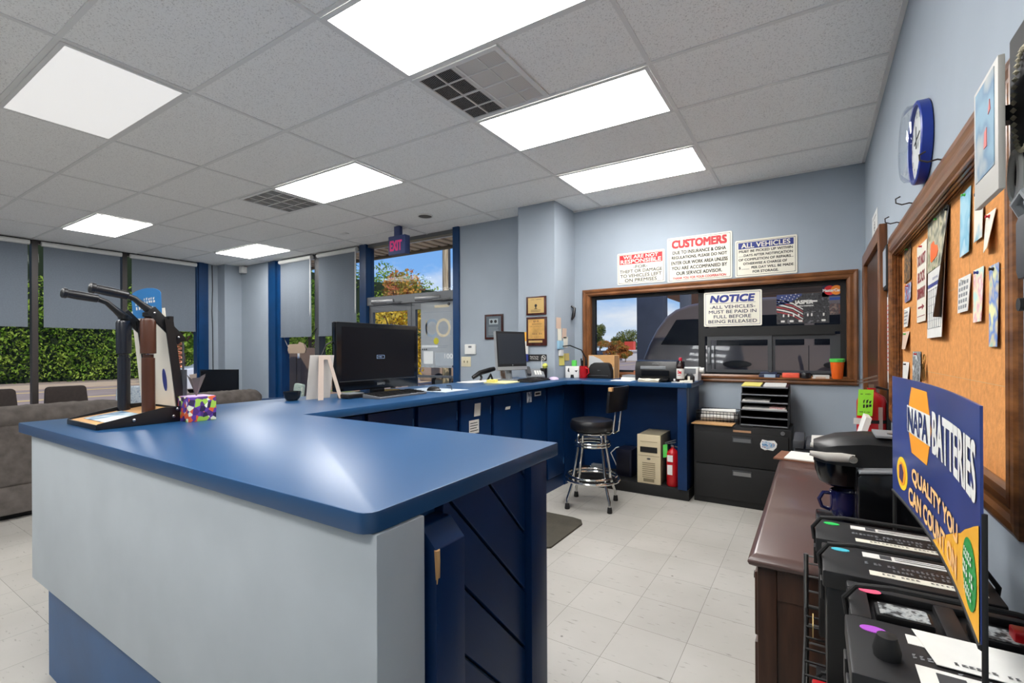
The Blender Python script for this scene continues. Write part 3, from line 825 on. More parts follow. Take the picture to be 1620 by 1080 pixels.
MB().box(-2.54, 1.96, zt + .028, -2.45, 2.08, zt + .031).build('top_plate', 'grey', t)
# easel backed counter sign seen from behind
t = thing('counter_sign', 'tan cardboard counter sign seen from behind, left of the large screen', 'counter sign', (-2.62, 1.87, zt))
s = Sheet((-2.63, 1.79, zt + .001), (0, 1, 0), (.16, 0, 1)); a = MB()
s.slab(a, .0, 0, .17, .275, -.004, 0); a.build('sign_board', mat('sign_back', (196, 190, 182), .7), t)
a = MB(); a.quad((-2.575, 1.93, zt + .27), (-2.545, 1.90, zt), (-2.50, 1.975, zt), (-2.57, 1.96, zt + .27)); a.quad((-2.60, 1.83, zt + .27), (-2.50, 1.79, zt), (-2.53, 1.84, zt), (-2.59, 1.87, zt + .27))
ez = MB(); s2 = Sheet((-2.53, 1.80, zt + .001), (0.1, 1, 0), (-.22, 0, 1))
s2.poly(ez, [(0, 0), (.035, 0), (.075, .25), (.10, .25), (.14, 0), (.165, 0), (.12, .275), (.045, .275)], 0, .003)
ez.build('easel_legs', mat('easel_tan', (176, 160, 148), .7), t)
# black cup and wristwatch stand left of it
t = thing('business_card_cup', 'low black oval cup on the counter left of the cardboard sign', 'cup', (-2.68, 1.73, zt))
MB().lathe([(.03, 0), (.045, .02), (.05, .055), (.047, .055), (.04, .02), (.0, .015)], (-2.68, 1.73, zt)).build('bowl', 'blackg', t, smooth=True)
# papers beside the screen
tag(MB().box(-2.84, 3.5, zt, -2.66, 4.2, zt + .003).build('paper_sheets', 'paper'), 'long white papers along the far edge of the counter before the door', 'papers')
a = MB(); a.tube([(-2.30, 2.78, zt + .004), (-2.45, 2.95, zt + .02), (-2.62, 3.1, zt + .004)], .004, 6)
tag(a.build('mouse_cable', 'black'), 'thin black cable lying behind the mouse pad', 'cable')
# handheld scanner + acrylic stand
t = thing('card_terminal', 'black handheld scanner on a bent bracket beside the acrylic stand', 'scanner', (-2.80, 4.02, zt))
a = MB(); a.tube([(-2.86, 3.78, zt + .03), (-2.83, 3.85, zt + .075), (-2.80, 3.98, zt + .10), (-2.79, 4.05, zt + .11)], [.02, .024, .026, .022], 10); a.build('handle', 'black', t, smooth=True)
a = MB(); a.tube([(-2.82, 3.84, zt + .07), (-2.81, 3.86, zt + .03), (-2.81, 3.84, zt)], .012, 8); a.tube([(-2.80, 3.95, zt + .0), (-2.79, 3.99, zt + .055), (-2.79, 4.02, zt)], .012, 8); a.build('bracket', 'black', t, smooth=True)
t = thing('brochure_holder', 'clear acrylic holder with a tan leaflet left of the computer monitor', 'brochure holder', (-2.74, 4.10, zt))
a = MB(); s = Sheet((-2.72, 4.05, zt), (.45, 1, 0), (-.15, .0, 1)); s.slab(a, 0, 0, .14, .26, 0, .004); s.slab(a, 0, 0, .14, .1, .03, .034); a.build('clear_body', 'clear', t)
a = MB(); s.poly(a, [(.01, .01), (.13, .01), (.12, .22), (.09, .27), (.05, .26), (.02, .18)], .006, .009); a.build('leaflet', blotch('tan_leaflet', [(205, 190, 180), (190, 150, 120), (220, 214, 208)], 14), t)
# computer monitor
t = thing('computer_monitor', 'square dark computer monitor with a silver edge near the plaques', 'monitor', (-2.54, 3.99, zt))
U = Vector((-2.48 + 2.59, 4.17 - 3.80, 0)).normalized(); Nn = U.cross(Vector((0, 0, 1)))
V = (Vector((0, 0, 1)) - Nn * .09).normalized()
s = Sheet(Vector((-2.575, 3.80, 1.165)), U, V)
a = MB(); s.slab(a, 0.004, 0, .385, .385, -.035, 0); a.build('casing', 'blackm', t, bevel=.006)
a = MB(); s.slab(a, 0, 0, .004, .385, -.03, .002); s.slab(a, .0, .002, .385, .036, 0, .003); a.build('silver_edge', mat('silver_plastic', (150, 152, 154), .4, metal=.3), t)
a = MB(); s.slab(a, .006, .038, .379, .379, 0, .004); a.build('bezel', 'blackm', t)
a = MB(); s.slab(a, .02, .062, .365, .362, .004, .005); a.build('screen', mat('grey_screen', (34, 38, 45), .4), t)
a = MB(); s.disc(a, .192, .05, .007, d0=.004, d1=.006); a.build('maker_mark', 'steel', t)
a = MB(); c = s.p(.19, .05, -.05); a.tube([(c.x, c.y, 1.23), (c.x - .01, c.y, 1.15), (c.x + .0, c.y, zt + .012)], [.03, .035, .03], 8)
a.box(c.x - .08, c.y - .10, zt, c.x + .12, c.y + .10, zt + .012); a.build('stand', 'grey', t)
tag(MB().box(-2.56, 3.55, zt, -2.33, 3.86, zt + .008).build('legal_pad', mat('pale_yellow', (206, 202, 150), .8), bevel=.002), 'yellow paper pad in front of the computer monitor', 'notepad')
tag(MB().obox((-2.50, 3.60, zt + .02), (1, .3, 0), (-.3, 1, 0), (0, 0, 1), .04, .045, .012).build('sticky_note_pad', 'yellow'), 'small stack of yellow sticky notes on the yellow pad', 'sticky notes')
keyboard('dark keyboard below the square computer monitor', -2.30, 4.03, R(6), 'blackm')
t = thing('desk_telephone', 'grey desk telephone in the corner right of the monitor', 'telephone', (-2.39, 4.33, zt))
s = Sheet((-2.50, 4.22, zt), (.8, .6, 0), (-.5, .66, .35)); a = MB(); s.slab(a, 0, 0, .19, .19, 0, .035); a.build('base', 'grey', t, bevel=.008)
a = MB(); s.slab(a, .005, .005, .05, .185, .035, .065, rad=.02); a.build('handset', 'dgrey', t, bevel=.006)
a = MB()
for i in range(4):
    for j in range(3): s.slab(a, .09 + j * .026, .04 + i * .024, .108 + j * .026, .056 + i * .024, .035, .04)
a.build('keypad', 'white', t)
a = MB(); rs = []
a.lathe([(.005, .028), (.03, .024), (.048, .012), (.052, 0)], (-2.255, 4.35, zt), 24); tag(a.build('wrist_rest', mat('lilac', (196, 180, 210), .6), smooth=True), 'pale lilac rounded wrist rest beside the telephone', 'wrist rest')
t = thing('pencil_cup', 'dark pen cup with a yellow tennis ball behind the telephone', 'pen cup', (-2.42, 4.44, zt))
MB().lathe([(.035, 0), (.038, .11), (.034, .11), (.032, .01), (0, .01)], (-2.42, 4.44, zt)).build('cup', 'black', t, smooth=True)
MB().cyl((-2.435, 4.44, zt + .03), (-2.45, 4.445, zt + .20), .004, n=8).build('pen', 'white', t)
a = MB(); a.lathe([(.001, -.03), (.018, -.024), (.03, 0), (.018, .024), (.001, .03)], (-2.405, 4.44, zt + .135)); a.build('ball', mat('tennis_ball', (186, 190, 90), .9), t, smooth=True)
# corner by the service window
t = thing('memo_cube', 'small white note holder with dark marks in the counter corner', 'note holder', (-2.20, 4.72, zt))
s = Sheet((-2.285, 4.68, zt), (1, .25, 0), (0, 0, 1)); a = MB(); s.slab(a, 0, 0, .15, .125, -.05, 0); a.build('holder_box', 'white', t, bevel=.004)
a = MB(); s.poly(a, [(.055, 0), (.095, 0), (.09, .035), (.06, .035)], 0, .003); s.poly(a, [(.025, .07), (.045, .06), (.04, .11), (.03, .10)], 0, .002); s.poly(a, [(.10, .08), (.12, .06), (.135, .085), (.12, .08)], 0, .002); a.build('printed_marks', 'ink', t)
tag(MB().box(-2.24, 4.74, zt + .125, -2.19, 4.78, zt + .19).build('glue_bottle', 'green', bevel=.008), 'small green box on top of the white note holder', 'box')
t = thing('pen_mug', 'red cup of black pens in the counter corner', 'mug', (-2.09, 4.72, zt))
MB().lathe([(.038, 0), (.043, .01), (.043, .13), (.039, .13), (.036, .012), (0, .012)], (-2.09, 4.72, zt)).build('cup', 'redp', t, smooth=True)
MB().tube([(-2.055, 4.70, zt + .11), (-2.02, 4.69, zt + .10), (-2.015, 4.69, zt + .06), (-2.05, 4.70, zt + .03)], .007, 8).build('handle', 'redp', t, smooth=True)
for dx, dy, h in ((-.015, 0, .21), (.012, .01, .225), (.0, -.015, .19)):
    MB().cyl((-2.09 + dx, 4.72 + dy, zt + .02), (-2.09 + dx * 1.8, 4.72 + dy * 1.6, zt + h), .008, n=8).build('pen', 'black', t)
a = MB(); a.tube([(-2.275, 4.60, 1.40), (-2.22, 4.66, 1.41), (-2.14, 4.78, 1.36), (-2.11, 4.84, 1.26), (-2.10, 4.86, zt)], .007, 8)
tag(a.build('gooseneck_cable', 'black', smooth=True), 'black curved cable arching from the column to the counter corner', 'cable')
# cardboard box, radio, papers
t = thing('cardboard_tray', 'open cardboard box lid leaning in the window corner behind the black clock radio', 'cardboard box', (-1.98, 4.90, zt))
s = Sheet((-2.13, 4.93, zt), (1, -.02, 0), (0, .08, 1)); a = MB(); s.slab(a, 0, 0, .36, .245, 0, .004); a.box(-1.785, 4.80, zt, -1.775, 4.955, 1.30); a.build('tray', 'manila', t)
a = MB(); s.poly(a, [(.01, .01), (.33, .01), (.33, .10), (.22, .14), (.14, .20), (.06, .235), (.01, .235)], .004, .006); a.build('liner_sheet', mat('liner', (190, 192, 196), .6), t)
t = thing('clock_radio', 'rounded black speaker in front of the cardboard box', 'speaker', (-1.93, 4.80, zt))
a = MB(); a.yprism([(-2.07, zt), (-1.79, zt), (-1.79, zt + .06), (-1.815, zt + .145), (-1.84, zt + .165), (-1.98, zt + .165), (-2.02, zt + .145), (-2.06, zt + .08)], 4.74, 4.84)
a.build('case', 'blackm', t, bevel=.012)
a = MB(); s = Sheet((-2.07, 4.738, zt), (1, 0, 0), (0, 0, 1)); s.text(a, 'o—', .15, .085, .03, .008, .002); s.slab(a, .03, .03, .25, .032, 0, .002); a.build('front_mark', 'grey', t)
tag(MB().obox((-1.52, 4.72, zt + .012), (1, .15, 0), (-.15, 1, 0), (0, 0, 1), .13, .10, .012).build('paper_stack', 'paper'), 'loose grey white paper stack between the speaker and the printer', 'papers')
tag(MB().obox((-1.53, 4.74, zt + .034), (1, -.1, 0), (.1, 1, 0), (0, 0, 1), .11, .08, .010).build('binder_stack', 'grey'), 'grey folder lying on the paper stack left of the printer', 'folder')
tag(MB().box(-1.68, 4.42, zt, -1.48, 4.60, zt + .002).build('white_sheet', mat('bright_paper', (240, 240, 240), .6)), 'bright white sheet of paper near the counter front left of the printer', 'paper')  # paper tone whiter than the other sheets
tag(MB().box(-1.57, 4.80, zt, -1.36, 4.93, zt + .085).build('parts_box', mat('brown_box', (150, 92, 62), .7), bevel=.003), 'small brown cardboard box beside the printer', 'box')
# printer
t = thing('printer', 'black desktop printer on the counter below the service window', 'printer', (-1.27, 4.70, zt))
a = MB(); a.xprism([(4.52, zt + .006), (4.86, zt + .006), (4.86, 1.245), (4.60, 1.262), (4.545, 1.25), (4.52, 1.19)], -1.465, -1.075)
a.build('body', 'black', t, bevel=.01)
a = MB(); a.box(-1.41, 4.512, 1.175, -1.17, 4.53, 1.205); a.build('control_strip', 'grey', t, bevel=.004)
a = MB(); a.box(-1.40, 4.505, 1.115, -1.14, 4.53, 1.165); a.box(-1.40, 4.51, 1.07, -1.14, 4.53, 1.10); a.build('paper_slot', 'blackg', t)
a = MB(); a.obox((-1.27, 4.47, zt + .022), (1, 0, 0), (0, 1, .1), (0, -.1, 1), .125, .055, .005); a.build('output_tray', 'black', t)
s = back_sheet(-1.465, 4.518, zt); a = MB(); s.text(a, 'EPSON', .20, .165, .06, .010, .003); a.build('maker_mark', 'steel', t)
MB().box(-1.10, 4.51, zt + .01, -1.085, 4.525, zt + .03).build('button', 'white', t)
t = thing('notebook_pile', 'cream folded cloth lying in front of the printer', 'cloth', (-1.30, 4.44, zt))
a = MB(); rs = []
for i in range(9):
    x = -1.40 + i * .024
    rs.append([(x, 4.405, zt), (x, 4.47, zt), (x, 4.475, zt + .022 + .006 * math.sin(i)), (x, 4.44, zt + .030 + .004 * math.cos(i * 1.7)), (x, 4.40, zt + .018 + .006 * math.sin(i * 1.3))])
a.rings(rs); a.build('folded_cloth', mat('cream_cloth', (214, 208, 190), .9), t, smooth=True)
t = thing('soda_bottle', 'dark soda bottle with white label and red cap beside the printer', 'bottle', (-1.035, 4.50, zt))
MB().lathe([(.026, 0), (.033, .006), (.034, .03), (.0335, .13), (.034, .145), (.028, .165), (.014, .195), (.012, .20), (0, .20)], (-1.035, 4.50, zt)).build('bottle_body', mat('cola', (34, 16, 14), .12), t, smooth=True)
MB().lathe([(.0345, .035), (.0348, .036), (.0348, .125), (.0345, .126)], (-1.035, 4.50, zt), cap=False).build('paper_label', 'paper', t, smooth=True)
MB().lathe([(.0145, .198), (.0155, .20), (.0155, .222), (.012, .225), (0, .225)], (-1.035, 4.50, zt)).build('cap', mat('red_cap', (196, 40, 66), .4), t, smooth=True)
s = Sheet((-1.06, 4.462, zt + .05), (1, 0, 0), (0, 0, 1)); a = MB(); s.text(a, 'Diet', .026, .045, .032, .028, .002, .03); s.slab(a, .008, .015, .036, .019, 0, .002); a.build('label_print', 'red', t)
t = thing('tape_dispenser', 'black tape dispenser at the right end of the counter', 'tape dispenser', (-.985, 4.62, zt))
a = MB(); a.yprism([(-1.03, zt), (-.935, zt), (-.935, zt + .05), (-.955, zt + .075), (-.985, zt + .08), (-1.02, zt + .04)], 4.56, 4.62); a.build('body', 'black', t, bevel=.006)
a = MB(); a.box(-.985, 4.556, zt + .02, -.965, 4.56, zt + .055); a.build('sticker', 'cream', t)
t = thing('card_reader', 'grey adding machine with paper roll behind the tape dispenser', 'adding machine', (-1.0, 4.80, zt))
MB().box(-1.09, 4.74, zt, -.93, 4.90, zt + .13).build('body', 'white', t, bevel=.01)
MB().cyl((-.925, 4.80, zt + .10), (-.885, 4.80, zt + .10), .027).build('paper_roll', 'paper', t, smooth=True)
MB().box(-1.08, 4.735, zt + .07, -.95, 4.742, zt + .12).build('keypad', 'grey', t)
tag(MB().obox((-.985, 4.50, zt + .01), (1, .2, 0), (-.2, 1, 0), (0, 0, 1), .055, .04, .01).build('receipt_book', 'cream'), 'cream receipt book at the counter corner beside the bottle', 'book')
a = MB(); a.box(-1.10, 4.43, zt, -1.00, 4.465, zt + .006); tag(a.build('paper_scrap', 'paper'), 'torn white paper scrap at the counter front beneath the bottle', 'paper')

# ------------------------------------------------------------------ knee space under the back run
t = thing('computer_tower', 'beige aged computer tower standing in the counter knee space', 'computer', (-1.32, 4.66, .10))
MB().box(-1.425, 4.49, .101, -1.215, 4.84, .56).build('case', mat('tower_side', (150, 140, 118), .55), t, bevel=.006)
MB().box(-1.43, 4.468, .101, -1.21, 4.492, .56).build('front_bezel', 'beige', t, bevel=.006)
s = back_sheet(-1.43, 4.468, .10)
a = MB(); s.slab(a, .03, .295, .19, .345, 0, .004); a.build('disc_drive', 'blackm', t)
a = MB(); s.disc(a, .11, .235, .018, .008, 0, .004); a.build('power_button', 'dgrey', t)
a = MB()
for k in range(8): s.slab(a, .05, .06 + k * .019, .17, .066 + k * .019, 0, .003)
s.slab(a, .01, .262, .21, .265, 0, .002); s.slab(a, .03, .345, .19, .348, 0, .002); s.slab(a, .03, .395, .19, .398, 0, .002); s.slab(a, .06, .02, .16, .05, 0, .003)
a.build('vent_slots', mat('beige_shadow', (128, 116, 92), .6), t)
t = thing('battery_backup', 'dark navy power backup box left of the beige computer', 'power supply', (-1.60, 4.75, .10))
MB().box(-1.69, 4.60, .101, -1.53, 4.83, .37).build('case', mat('navy_case', (20, 22, 42), .4), t, bevel=.01)
MB().box(-1.67, 4.597, .12, -1.55, 4.602, .34).build('front_face', mat('navy_face', (14, 15, 30), .35), t, bevel=.003)
def extinguisher(label, x, y, z, h, r, tagcol=None):
    t = thing('fire_extinguisher', label, 'fire extinguisher', (x, y, z))
    MB().lathe([(r * .9, 0), (r, .01), (r, h * .70), (r * .85, h * .76), (r * .45, h * .80), (r * .3, h * .82), (r * .3, h * .86), (0, h * .86)], (x, y, z)).build('cylinder', 'redp', t, smooth=True)
    a = MB(); a.box(x - .012, y - .015, z + h * .84, x + .012, y + .015, z + h * .90); a.obox((x - .02, y, z + h * .93), (1, 0, .25), (0, 1, 0), (-.25, 0, 1), .05, .01, .004); a.obox((x - .02, y, z + h * .97), (1, 0, .35), (0, 1, 0), (-.35, 0, 1), .05, .012, .004)
    a.build('valve_handle', 'steel', t)
    a = MB(); a.tube([(x + .02, y, z + h * .87), (x + r * 1.1, y, z + h * .84), (x + r * 1.15, y - .01, z + h * .6), (x + r * 1.05, y - .02, z + h * .42)], .008, 8); a.build('hose', 'black', t, smooth=True)
    return t
e1 = extinguisher('red fire extinguisher beside the beige computer under the counter', -1.115, 4.53, .101, .42, .055)
a = MB(); s = back_sheet(-1.15, 4.473, .33); s.slab(a, 0, 0, .05, .06, 0, .002); s.slab(a, 0, -.12, .045, -.03, -.002, .001); a.build('white_label', 'paper', e1)
a = MB(); a.obox((-1.175, 4.50, .42), (1, .2, .2), (0, 1, 0), (0, 0, 1), .02, .003, .06); a.build('green_tag', 'green', e1)
for pts, s_ in (([(-1.72, 4.72, .16), (-1.78, 4.70, .30), (-1.72, 4.69, .36), (-1.69, 4.69, .37)], 'white cable looping beside the navy power backup box'),
                ([(-2.05, 4.80, .112), (-1.9, 4.62, .115), (-1.8, 4.58, .115), (-1.72, 4.60, .115)], 'pale cable on the plinth behind the stool')):
    a = MB(); a.tube(pts, .006, 6); tag(a.build('power_cable', 'white', smooth=True), s_, 'cable')
a = MB(); a.box(-2.0, 4.70, .101, -1.88, 4.76, .16); tag(a.build('power_strip', 'grey', bevel=.006), 'grey power adapter on the plinth behind the stool', 'adapter')

# ------------------------------------------------------------------ stool
sx, sy = -1.66, 3.92
t = thing('bar_stool', 'chrome counter stool with round black seat and small backrest', 'stool', (sx, sy, 0))
MB().lathe([(.12, .645), (.17, .655), (.188, .675), (.19, .72), (.178, .748), (.14, .757), (0, .762)], (sx, sy, 0), 40).build('seat', 'vinyl', t, smooth=True)
a = MB(); a.torus((sx, sy, .635), .13, .012); a.torus((sx, sy, .555), .155, .011); a.torus((sx, sy, .53), .155, .011); a.build('swivel_ring', 'chrome', t, smooth=True)
a = MB(); a.torus((sx, sy, .235), .235, .013); a.torus((sx, sy, .268), .215, .011); a.build('foot_ring', 'chrome', t, smooth=True)
for ang in (12.5 + 45 + 90 * k for k in range(4)):
    c, s_ = math.cos(R(ang)), math.sin(R(ang)); q = lambda r, z: (sx + r * c, sy + r * s_, z)
    a = MB(); a.tube([q(.07, .645), q(.11, .645), q(.135, .63), q(.145, .60), q(.15, .5), q(.195, .27), q(.195, .23), q(.225, .15), q(.25, .09), q(.255, .02)], .0125, 10)
    lg = a.build('leg', 'chrome', t, smooth=True)
    a = MB(); a.lathe([(.02, 0), (.022, .005), (.018, .045), (.014, .05)], q(.255, 0), 14); a.build('rubber_foot', 'blackm', lg, smooth=True)
B = Vector((.99, -.13, 0)).normalized(); Wd = Vector((-B.y, B.x, 0)); c0 = Vector((sx, sy, 0))
a = MB()
for w_ in (-.05, .05):
    a.tube([c0 + B * .10 + Wd * w_ + Vector((0, 0, .645)), c0 + B * .20 + Wd * w_ + Vector((0, 0, .645)), c0 + B * .235 + Wd * w_ + Vector((0, 0, .67)), c0 + B * .26 + Wd * w_ + Vector((0, 0, .86)), c0 + B * .27 + Wd * w_ + Vector((0, 0, .94))], .010, 8)
a.build('back_support', 'chrome', t, smooth=True)
a = MB(); rs = []
for i in range(9):
    u = -.17 + .34 * i / 8; off = .02 * (u / .17) ** 2
    b0 = c0 + B * (.262 - off) + Wd * u
    rs.append([b0 + Vector((0, 0, .84)) - B * .012, b0 + Vector((0, 0, .84)) + B * .012, b0 + Vector((0, 0, 1.05)) + B * .035, b0 + Vector((0, 0, 1.05)) + B * .008])
a.rings(rs); bk = a.build('backrest', 'vinyl', t, bevel=.006)
a = MB(); p_ = c0 + B * .255 - Wd * -.13 + Vector((0, 0, 1.045))
a.obox(c0 + B * .272 + Wd * (-.155) + Vector((0, 0, 1.035)), Wd, B, (0, 0, 1), .016, .016, .016); a.build('torn_corner', 'manila', bk, bevel=.004)
tag(MB().zprism([(-2.1, 2.84), (-1.60, 2.84), (-1.53, 2.90), (-1.53, 3.42), (-1.57, 3.49), (-1.65, 3.51), (-2.1, 3.51)], 0, .014).build('floor_mat', 'mat_', bevel=.004), 'dark olive rubber mat on the tile floor beside the counter end', 'floor mat')
# ------------------------------------------------------------------ filing cabinet by the back wall
t = thing('filing_cabinet', 'black two drawer lateral filing cabinet under the service window', 'filing cabinet', (-.55, 4.75, 0))
x0, x1, y0 = -.925, -.165, 4.52
a = MB(); a.box(x0, y0, 0.0, x1, 4.985, .69); a.build('carcass', 'blackm', t, bevel=.004)
for z0, z1 in ((.055, .345), (.352, .635)):
    d = MB().box(x0 + .02, y0 - .014, z0, x1 - .02, y0, z1).build('drawer', 'blackm', t, bevel=.004)
    a = MB(); hx = -.53; zz = z1 - .055
    a.box(hx - .075, y0 - .0155, zz - .022, hx + .075, y0 - .014, zz + .026)
    a.box(hx - .075, y0 - .026, zz + .020, hx + .075, y0 - .014, zz + .026)
    h = a.build('handle', 'dgrey', d, bevel=.001)
    MB().box(hx - .068, y0 - .017, zz - .018, hx + .068, y0 - .0155, zz + .014).build('handle_recess', 'steel', d)
MB().cyl((-.225, y0 - .008, .662), (-.225, y0 + .01, .662), .016).build('lock', 'steel', t, smooth=True)
MB().box(-.60, y0 - .004, .645, -.46, y0, .662).build('label_holder', mat('tan_label', (170, 130, 96), .6), t)
s = back_sheet(-.385, y0 - .0155, .515); a = MB(); s.poly(a, [(0, .015), (.03, .0), (.05, .005), (.09, .0), (.115, .03), (.12, .06), (.10, .085), (.05, .08), (.01, .088), (-.005, .05)], 0, .002)
tag(a.build('round_sticker', 'white'), 'pale blue sticker on the upper drawer of the black filing cabinet', 'sticker')
st_ = bpy.data.objects['round_sticker']; WLOC[st_.name] = Matrix.Identity(4)
a = MB(); s.poly(a, [(.008, .022), (.05, .012), (.10, .03), (.105, .06), (.05, .072), (.01, .075)], .002, .003); q = a.build('sticker_print', blotch('sticker_blue', [(70, 110, 160), (120, 160, 190), (196, 208, 220), (150, 120, 130)], 60), st_)
tag(MB().obox((-.77, 4.60, .696), (1, -.03, 0), (.03, 1, 0), (0, 0, 1), .17, .10, .004).build('cork_clipboard', 'manila'), 'tan clipboard lying on the black filing cabinet', 'clipboard')
tag(MB().obox((-.50, 4.62, .697), (1, .02, 0), (-.02, 1, 0), (0, 0, 1), .05, .08, .004).build('black_folder', 'blackm'), 'thin black folder on the filing cabinet before the paper sorter', 'folder')
t = thing('wire_basket', 'black wire basket holding rolled papers on the filing cabinet', 'basket', (-.75, 4.80, .69))
a = MB(); bx0, bx1, by0, by1 = -.93, -.58, 4.66, 4.93
for z in (.70, .735, .77, .795):
    a.tube([(bx0, by0, z), (bx1, by0, z), (bx1, by1, z), (bx0, by1, z)], .003, 6, True)
for k in range(13):
    x = bx0 + (bx1 - bx0) * k / 12; a.tube([(x, by0, .795), (x, by0, .695), (x, by1, .695), (x, by1, .795)], .002, 5)
for k in range(8):
    y = by0 + (by1 - by0) * k / 7; a.tube([(bx0, y, .795), (bx0, y, .695)], .002, 5); a.tube([(bx1, y, .795), (bx1, y, .695)], .002, 5)
a.build('wire_grid', 'black', t)
for k, (y, z, x2) in enumerate(((4.72, .728, -.62), (4.79, .73, -.60), (4.86, .726, -.63), (4.76, .775, -.61))):
    a = MB(); a.cyl((-.90, y, z), (x2, y + .02, z + .01), .028); o = tag(a.build('paper_roll', 'paper', smooth=True), 'rolled white paper sheet lying in the black wire basket', 'paper roll', 'rolled papers in the wire basket')
# stepped paper sorter
t = thing('paper_sorter', 'black tiered paper sorter full of forms on the filing cabinet', 'paper sorter', (-.37, 4.75, .69))
sx0, sx1 = -.555, -.185
a = MB()
for x in (sx0, sx1 - .008):
    a.xprism([(4.58, .692), (4.95, .692), (4.95, 1.04), (4.72, 1.04), (4.72, .97), (4.68, .97), (4.68, .90), (4.64, .90), (4.64, .83), (4.60, .83), (4.60, .76), (4.58, .76)], x, x + .008)
a.box(sx0, 4.94, .692, sx1, 4.95, 1.04); a.build('side_panels', 'blackm', t)
for k in range(6):
    z = .70 + k * .065; y = 4.585 + k * .012
    a = MB(); a.obox(((sx0 + sx1) / 2, (y + 4.94) / 2, z + .012), (1, 0, 0), (0, 1, .06), (0, -.06, 1), (sx1 - sx0) / 2 - .008, (4.94 - y) / 2, .003); sh = a.build('shelf', 'black', t)
    a = MB(); a.box(sx0 + .008, y - .004, z, sx1 - .008, y, z + .010); a.build('shelf_lip', 'grey', sh)
for k, (xa, xb, m_, s_) in enumerate(((-.55, -.40, 'yellow', 'yellow forms on the top tier of the black paper sorter'), (-.38, -.21, 'paper', 'white forms on the top tier right of the yellow forms'),
        (-.54, -.33, 'paper', 'white forms on the third tier of the paper sorter'), (-.54, -.20, 'paper', 'thick white forms on the fourth tier of the paper sorter'), (-.33, -.21, blotch('print_form', [(225, 222, 215), (200, 130, 130), (210, 205, 200)], 30), 'pinkish printed forms on the fourth tier of the sorter'))):
    z = (1.045, 1.045, .916, .851, .863)[k]; y = 4.60
    if k < 2: z = 1.043
    a = MB(); a.obox(((xa + xb) / 2, 4.75 if k > 1 else 4.79, z - (0 if k < 2 else .002)), (1, 0, 0), (0, 1, .06), (0, -.06, 1), (xb - xa) / 2, .12, .006 if k < 3 else .008)
    tag(a.build('form_stack', m_), s_, 'forms')

# ------------------------------------------------------------------ signs on the back wall
YS = YB - .006
def sign(name, label, x, z, w_, h, tilt, board, cat='sign', y=YS, frame=None, holes=True):
    t = thing(name, label, cat, (x + w_ / 2, y, z))
    s = Sheet((x, y, z), (1, 0, tilt), (-tilt, 0, 1)); a = MB(); s.slab(a, 0, 0, w_, h, -.004, 0, rad=.012); a.build('board', board, t)
    if frame:
        a = MB(); s.frame(a, .014, .014, w_ - .014, h - .014, .003, 0, .0008); a.build('border_line', frame, t)
    if holes:
        a = MB()
        for cx in (.018, w_ - .018):
            for cy in (.018, h - .018): s.disc(a, cx, cy, .005, d0=0, d1=.002, n=10)
        a.build('screw', 'steel', t)
    return t, s
t, s = sign('notice_sign', 'white sign with red band reading we are not responsible', -1.807, 2.062, .508, .338, .0, 'cream', frame='ink')
a = MB(); s.slab(a, .025, .215, .483, .315, 0, .001); a.build('red_band', 'red', t)
a = MB(); s.text(a, 'WE ARE NOT', .254, .29, .37, .034, .0025, .016); s.text(a, 'RESPONSIBLE', .254, .243, .43, .04, .0025, .018); a.build('white_lettering', 'cream', t)
a = MB(); s.text(a, '-FOR-', .254, .183, .15, .032); s.text(a, 'THEFT OR DAMAGE', .254, .138, .45, .034); s.text(a, 'TO VEHICLES LEFT', .254, .09, .44, .034); s.text(a, 'ON PREMISES', .254, .042, .34, .034); a.build('black_lettering', 'ink', t)
t, s = sign('customers_sign', 'large white sign with red heading reading customers', -1.273, 2.046, .608, .452, 0, 'cream', frame='ink')
a = MB(); s.text(a, 'CUSTOMERS', .304, .382, .51, .075, .002, .045); s.text(a, 'THANK YOU FOR YOUR COOPERATION', .304, .038, .50, .022, .002, .025); a.build('red_lettering', 'red', t)
a = MB()
for i, (l, w_) in enumerate((('DUE TO INSURANCE & OSHA', .50), ('REGULATIONS, PLEASE DO NOT', .52), ('ENTER OUR WORK AREA UNLESS', .53), ('YOU ARE ACCOMPANIED BY', .52), ('OUR SERVICE ADVISOR.', .43))):
    s.text(a, l, .304, .298 - i * .053, w_, .033, .002, .02)
a.build('black_lettering', 'ink', t)
t, s = sign('vehicles_sign', 'white sign with blue heading reading all vehicles', -.638, 2.046, .51, .346, 0, 'cream', frame='ink')
a = MB(); s.slab(a, .028, .262, .482, .322, 0, .001); a.build('blue_band', 'blue', t)
a = MB(); s.text(a, 'ALL VEHICLES', .255, .292, .40, .044, .0025, .018); a.build('white_lettering', 'cream', t)
a = MB()
for i, (l, w_, cx) in enumerate((('MUST BE PICKED UP WITHIN', .44, .255), ('DAYS AFTER NOTIFICATION', .40, .275), ('OF COMPLETION OF REPAIRS...', .45, .255), ('OTHERWISE A CHARGE OF', .36, .25), ('PER DAY WILL BE MADE', .34, .31), ('FOR STORAGE.', .21, .255))):
    s.text(a, l, cx, .238 - i * .039, w_, .022, .002, .02)
s.text(a, '$', .04, .083, .014, .026); s.slab(a, .055, .07, .12, .072, 0, .002); s.slab(a, .03, .19, .072, .192, 0, .002)
a.build('black_lettering', 'ink', t)
t, s = sign('payment_sign', 'cream sign on the window reading notice in blue letters', -.928, 1.585, .512, .338, 0, 'cream', y=5.03, frame='blue')
a = MB(); s.text(a, 'NOTICE', .256, .268, .38, .065, .002, .045, shear=.2); a.build('blue_heading', 'blue', t)
a = MB(); s.slab(a, .05, .222, .46, .225, 0, .001)
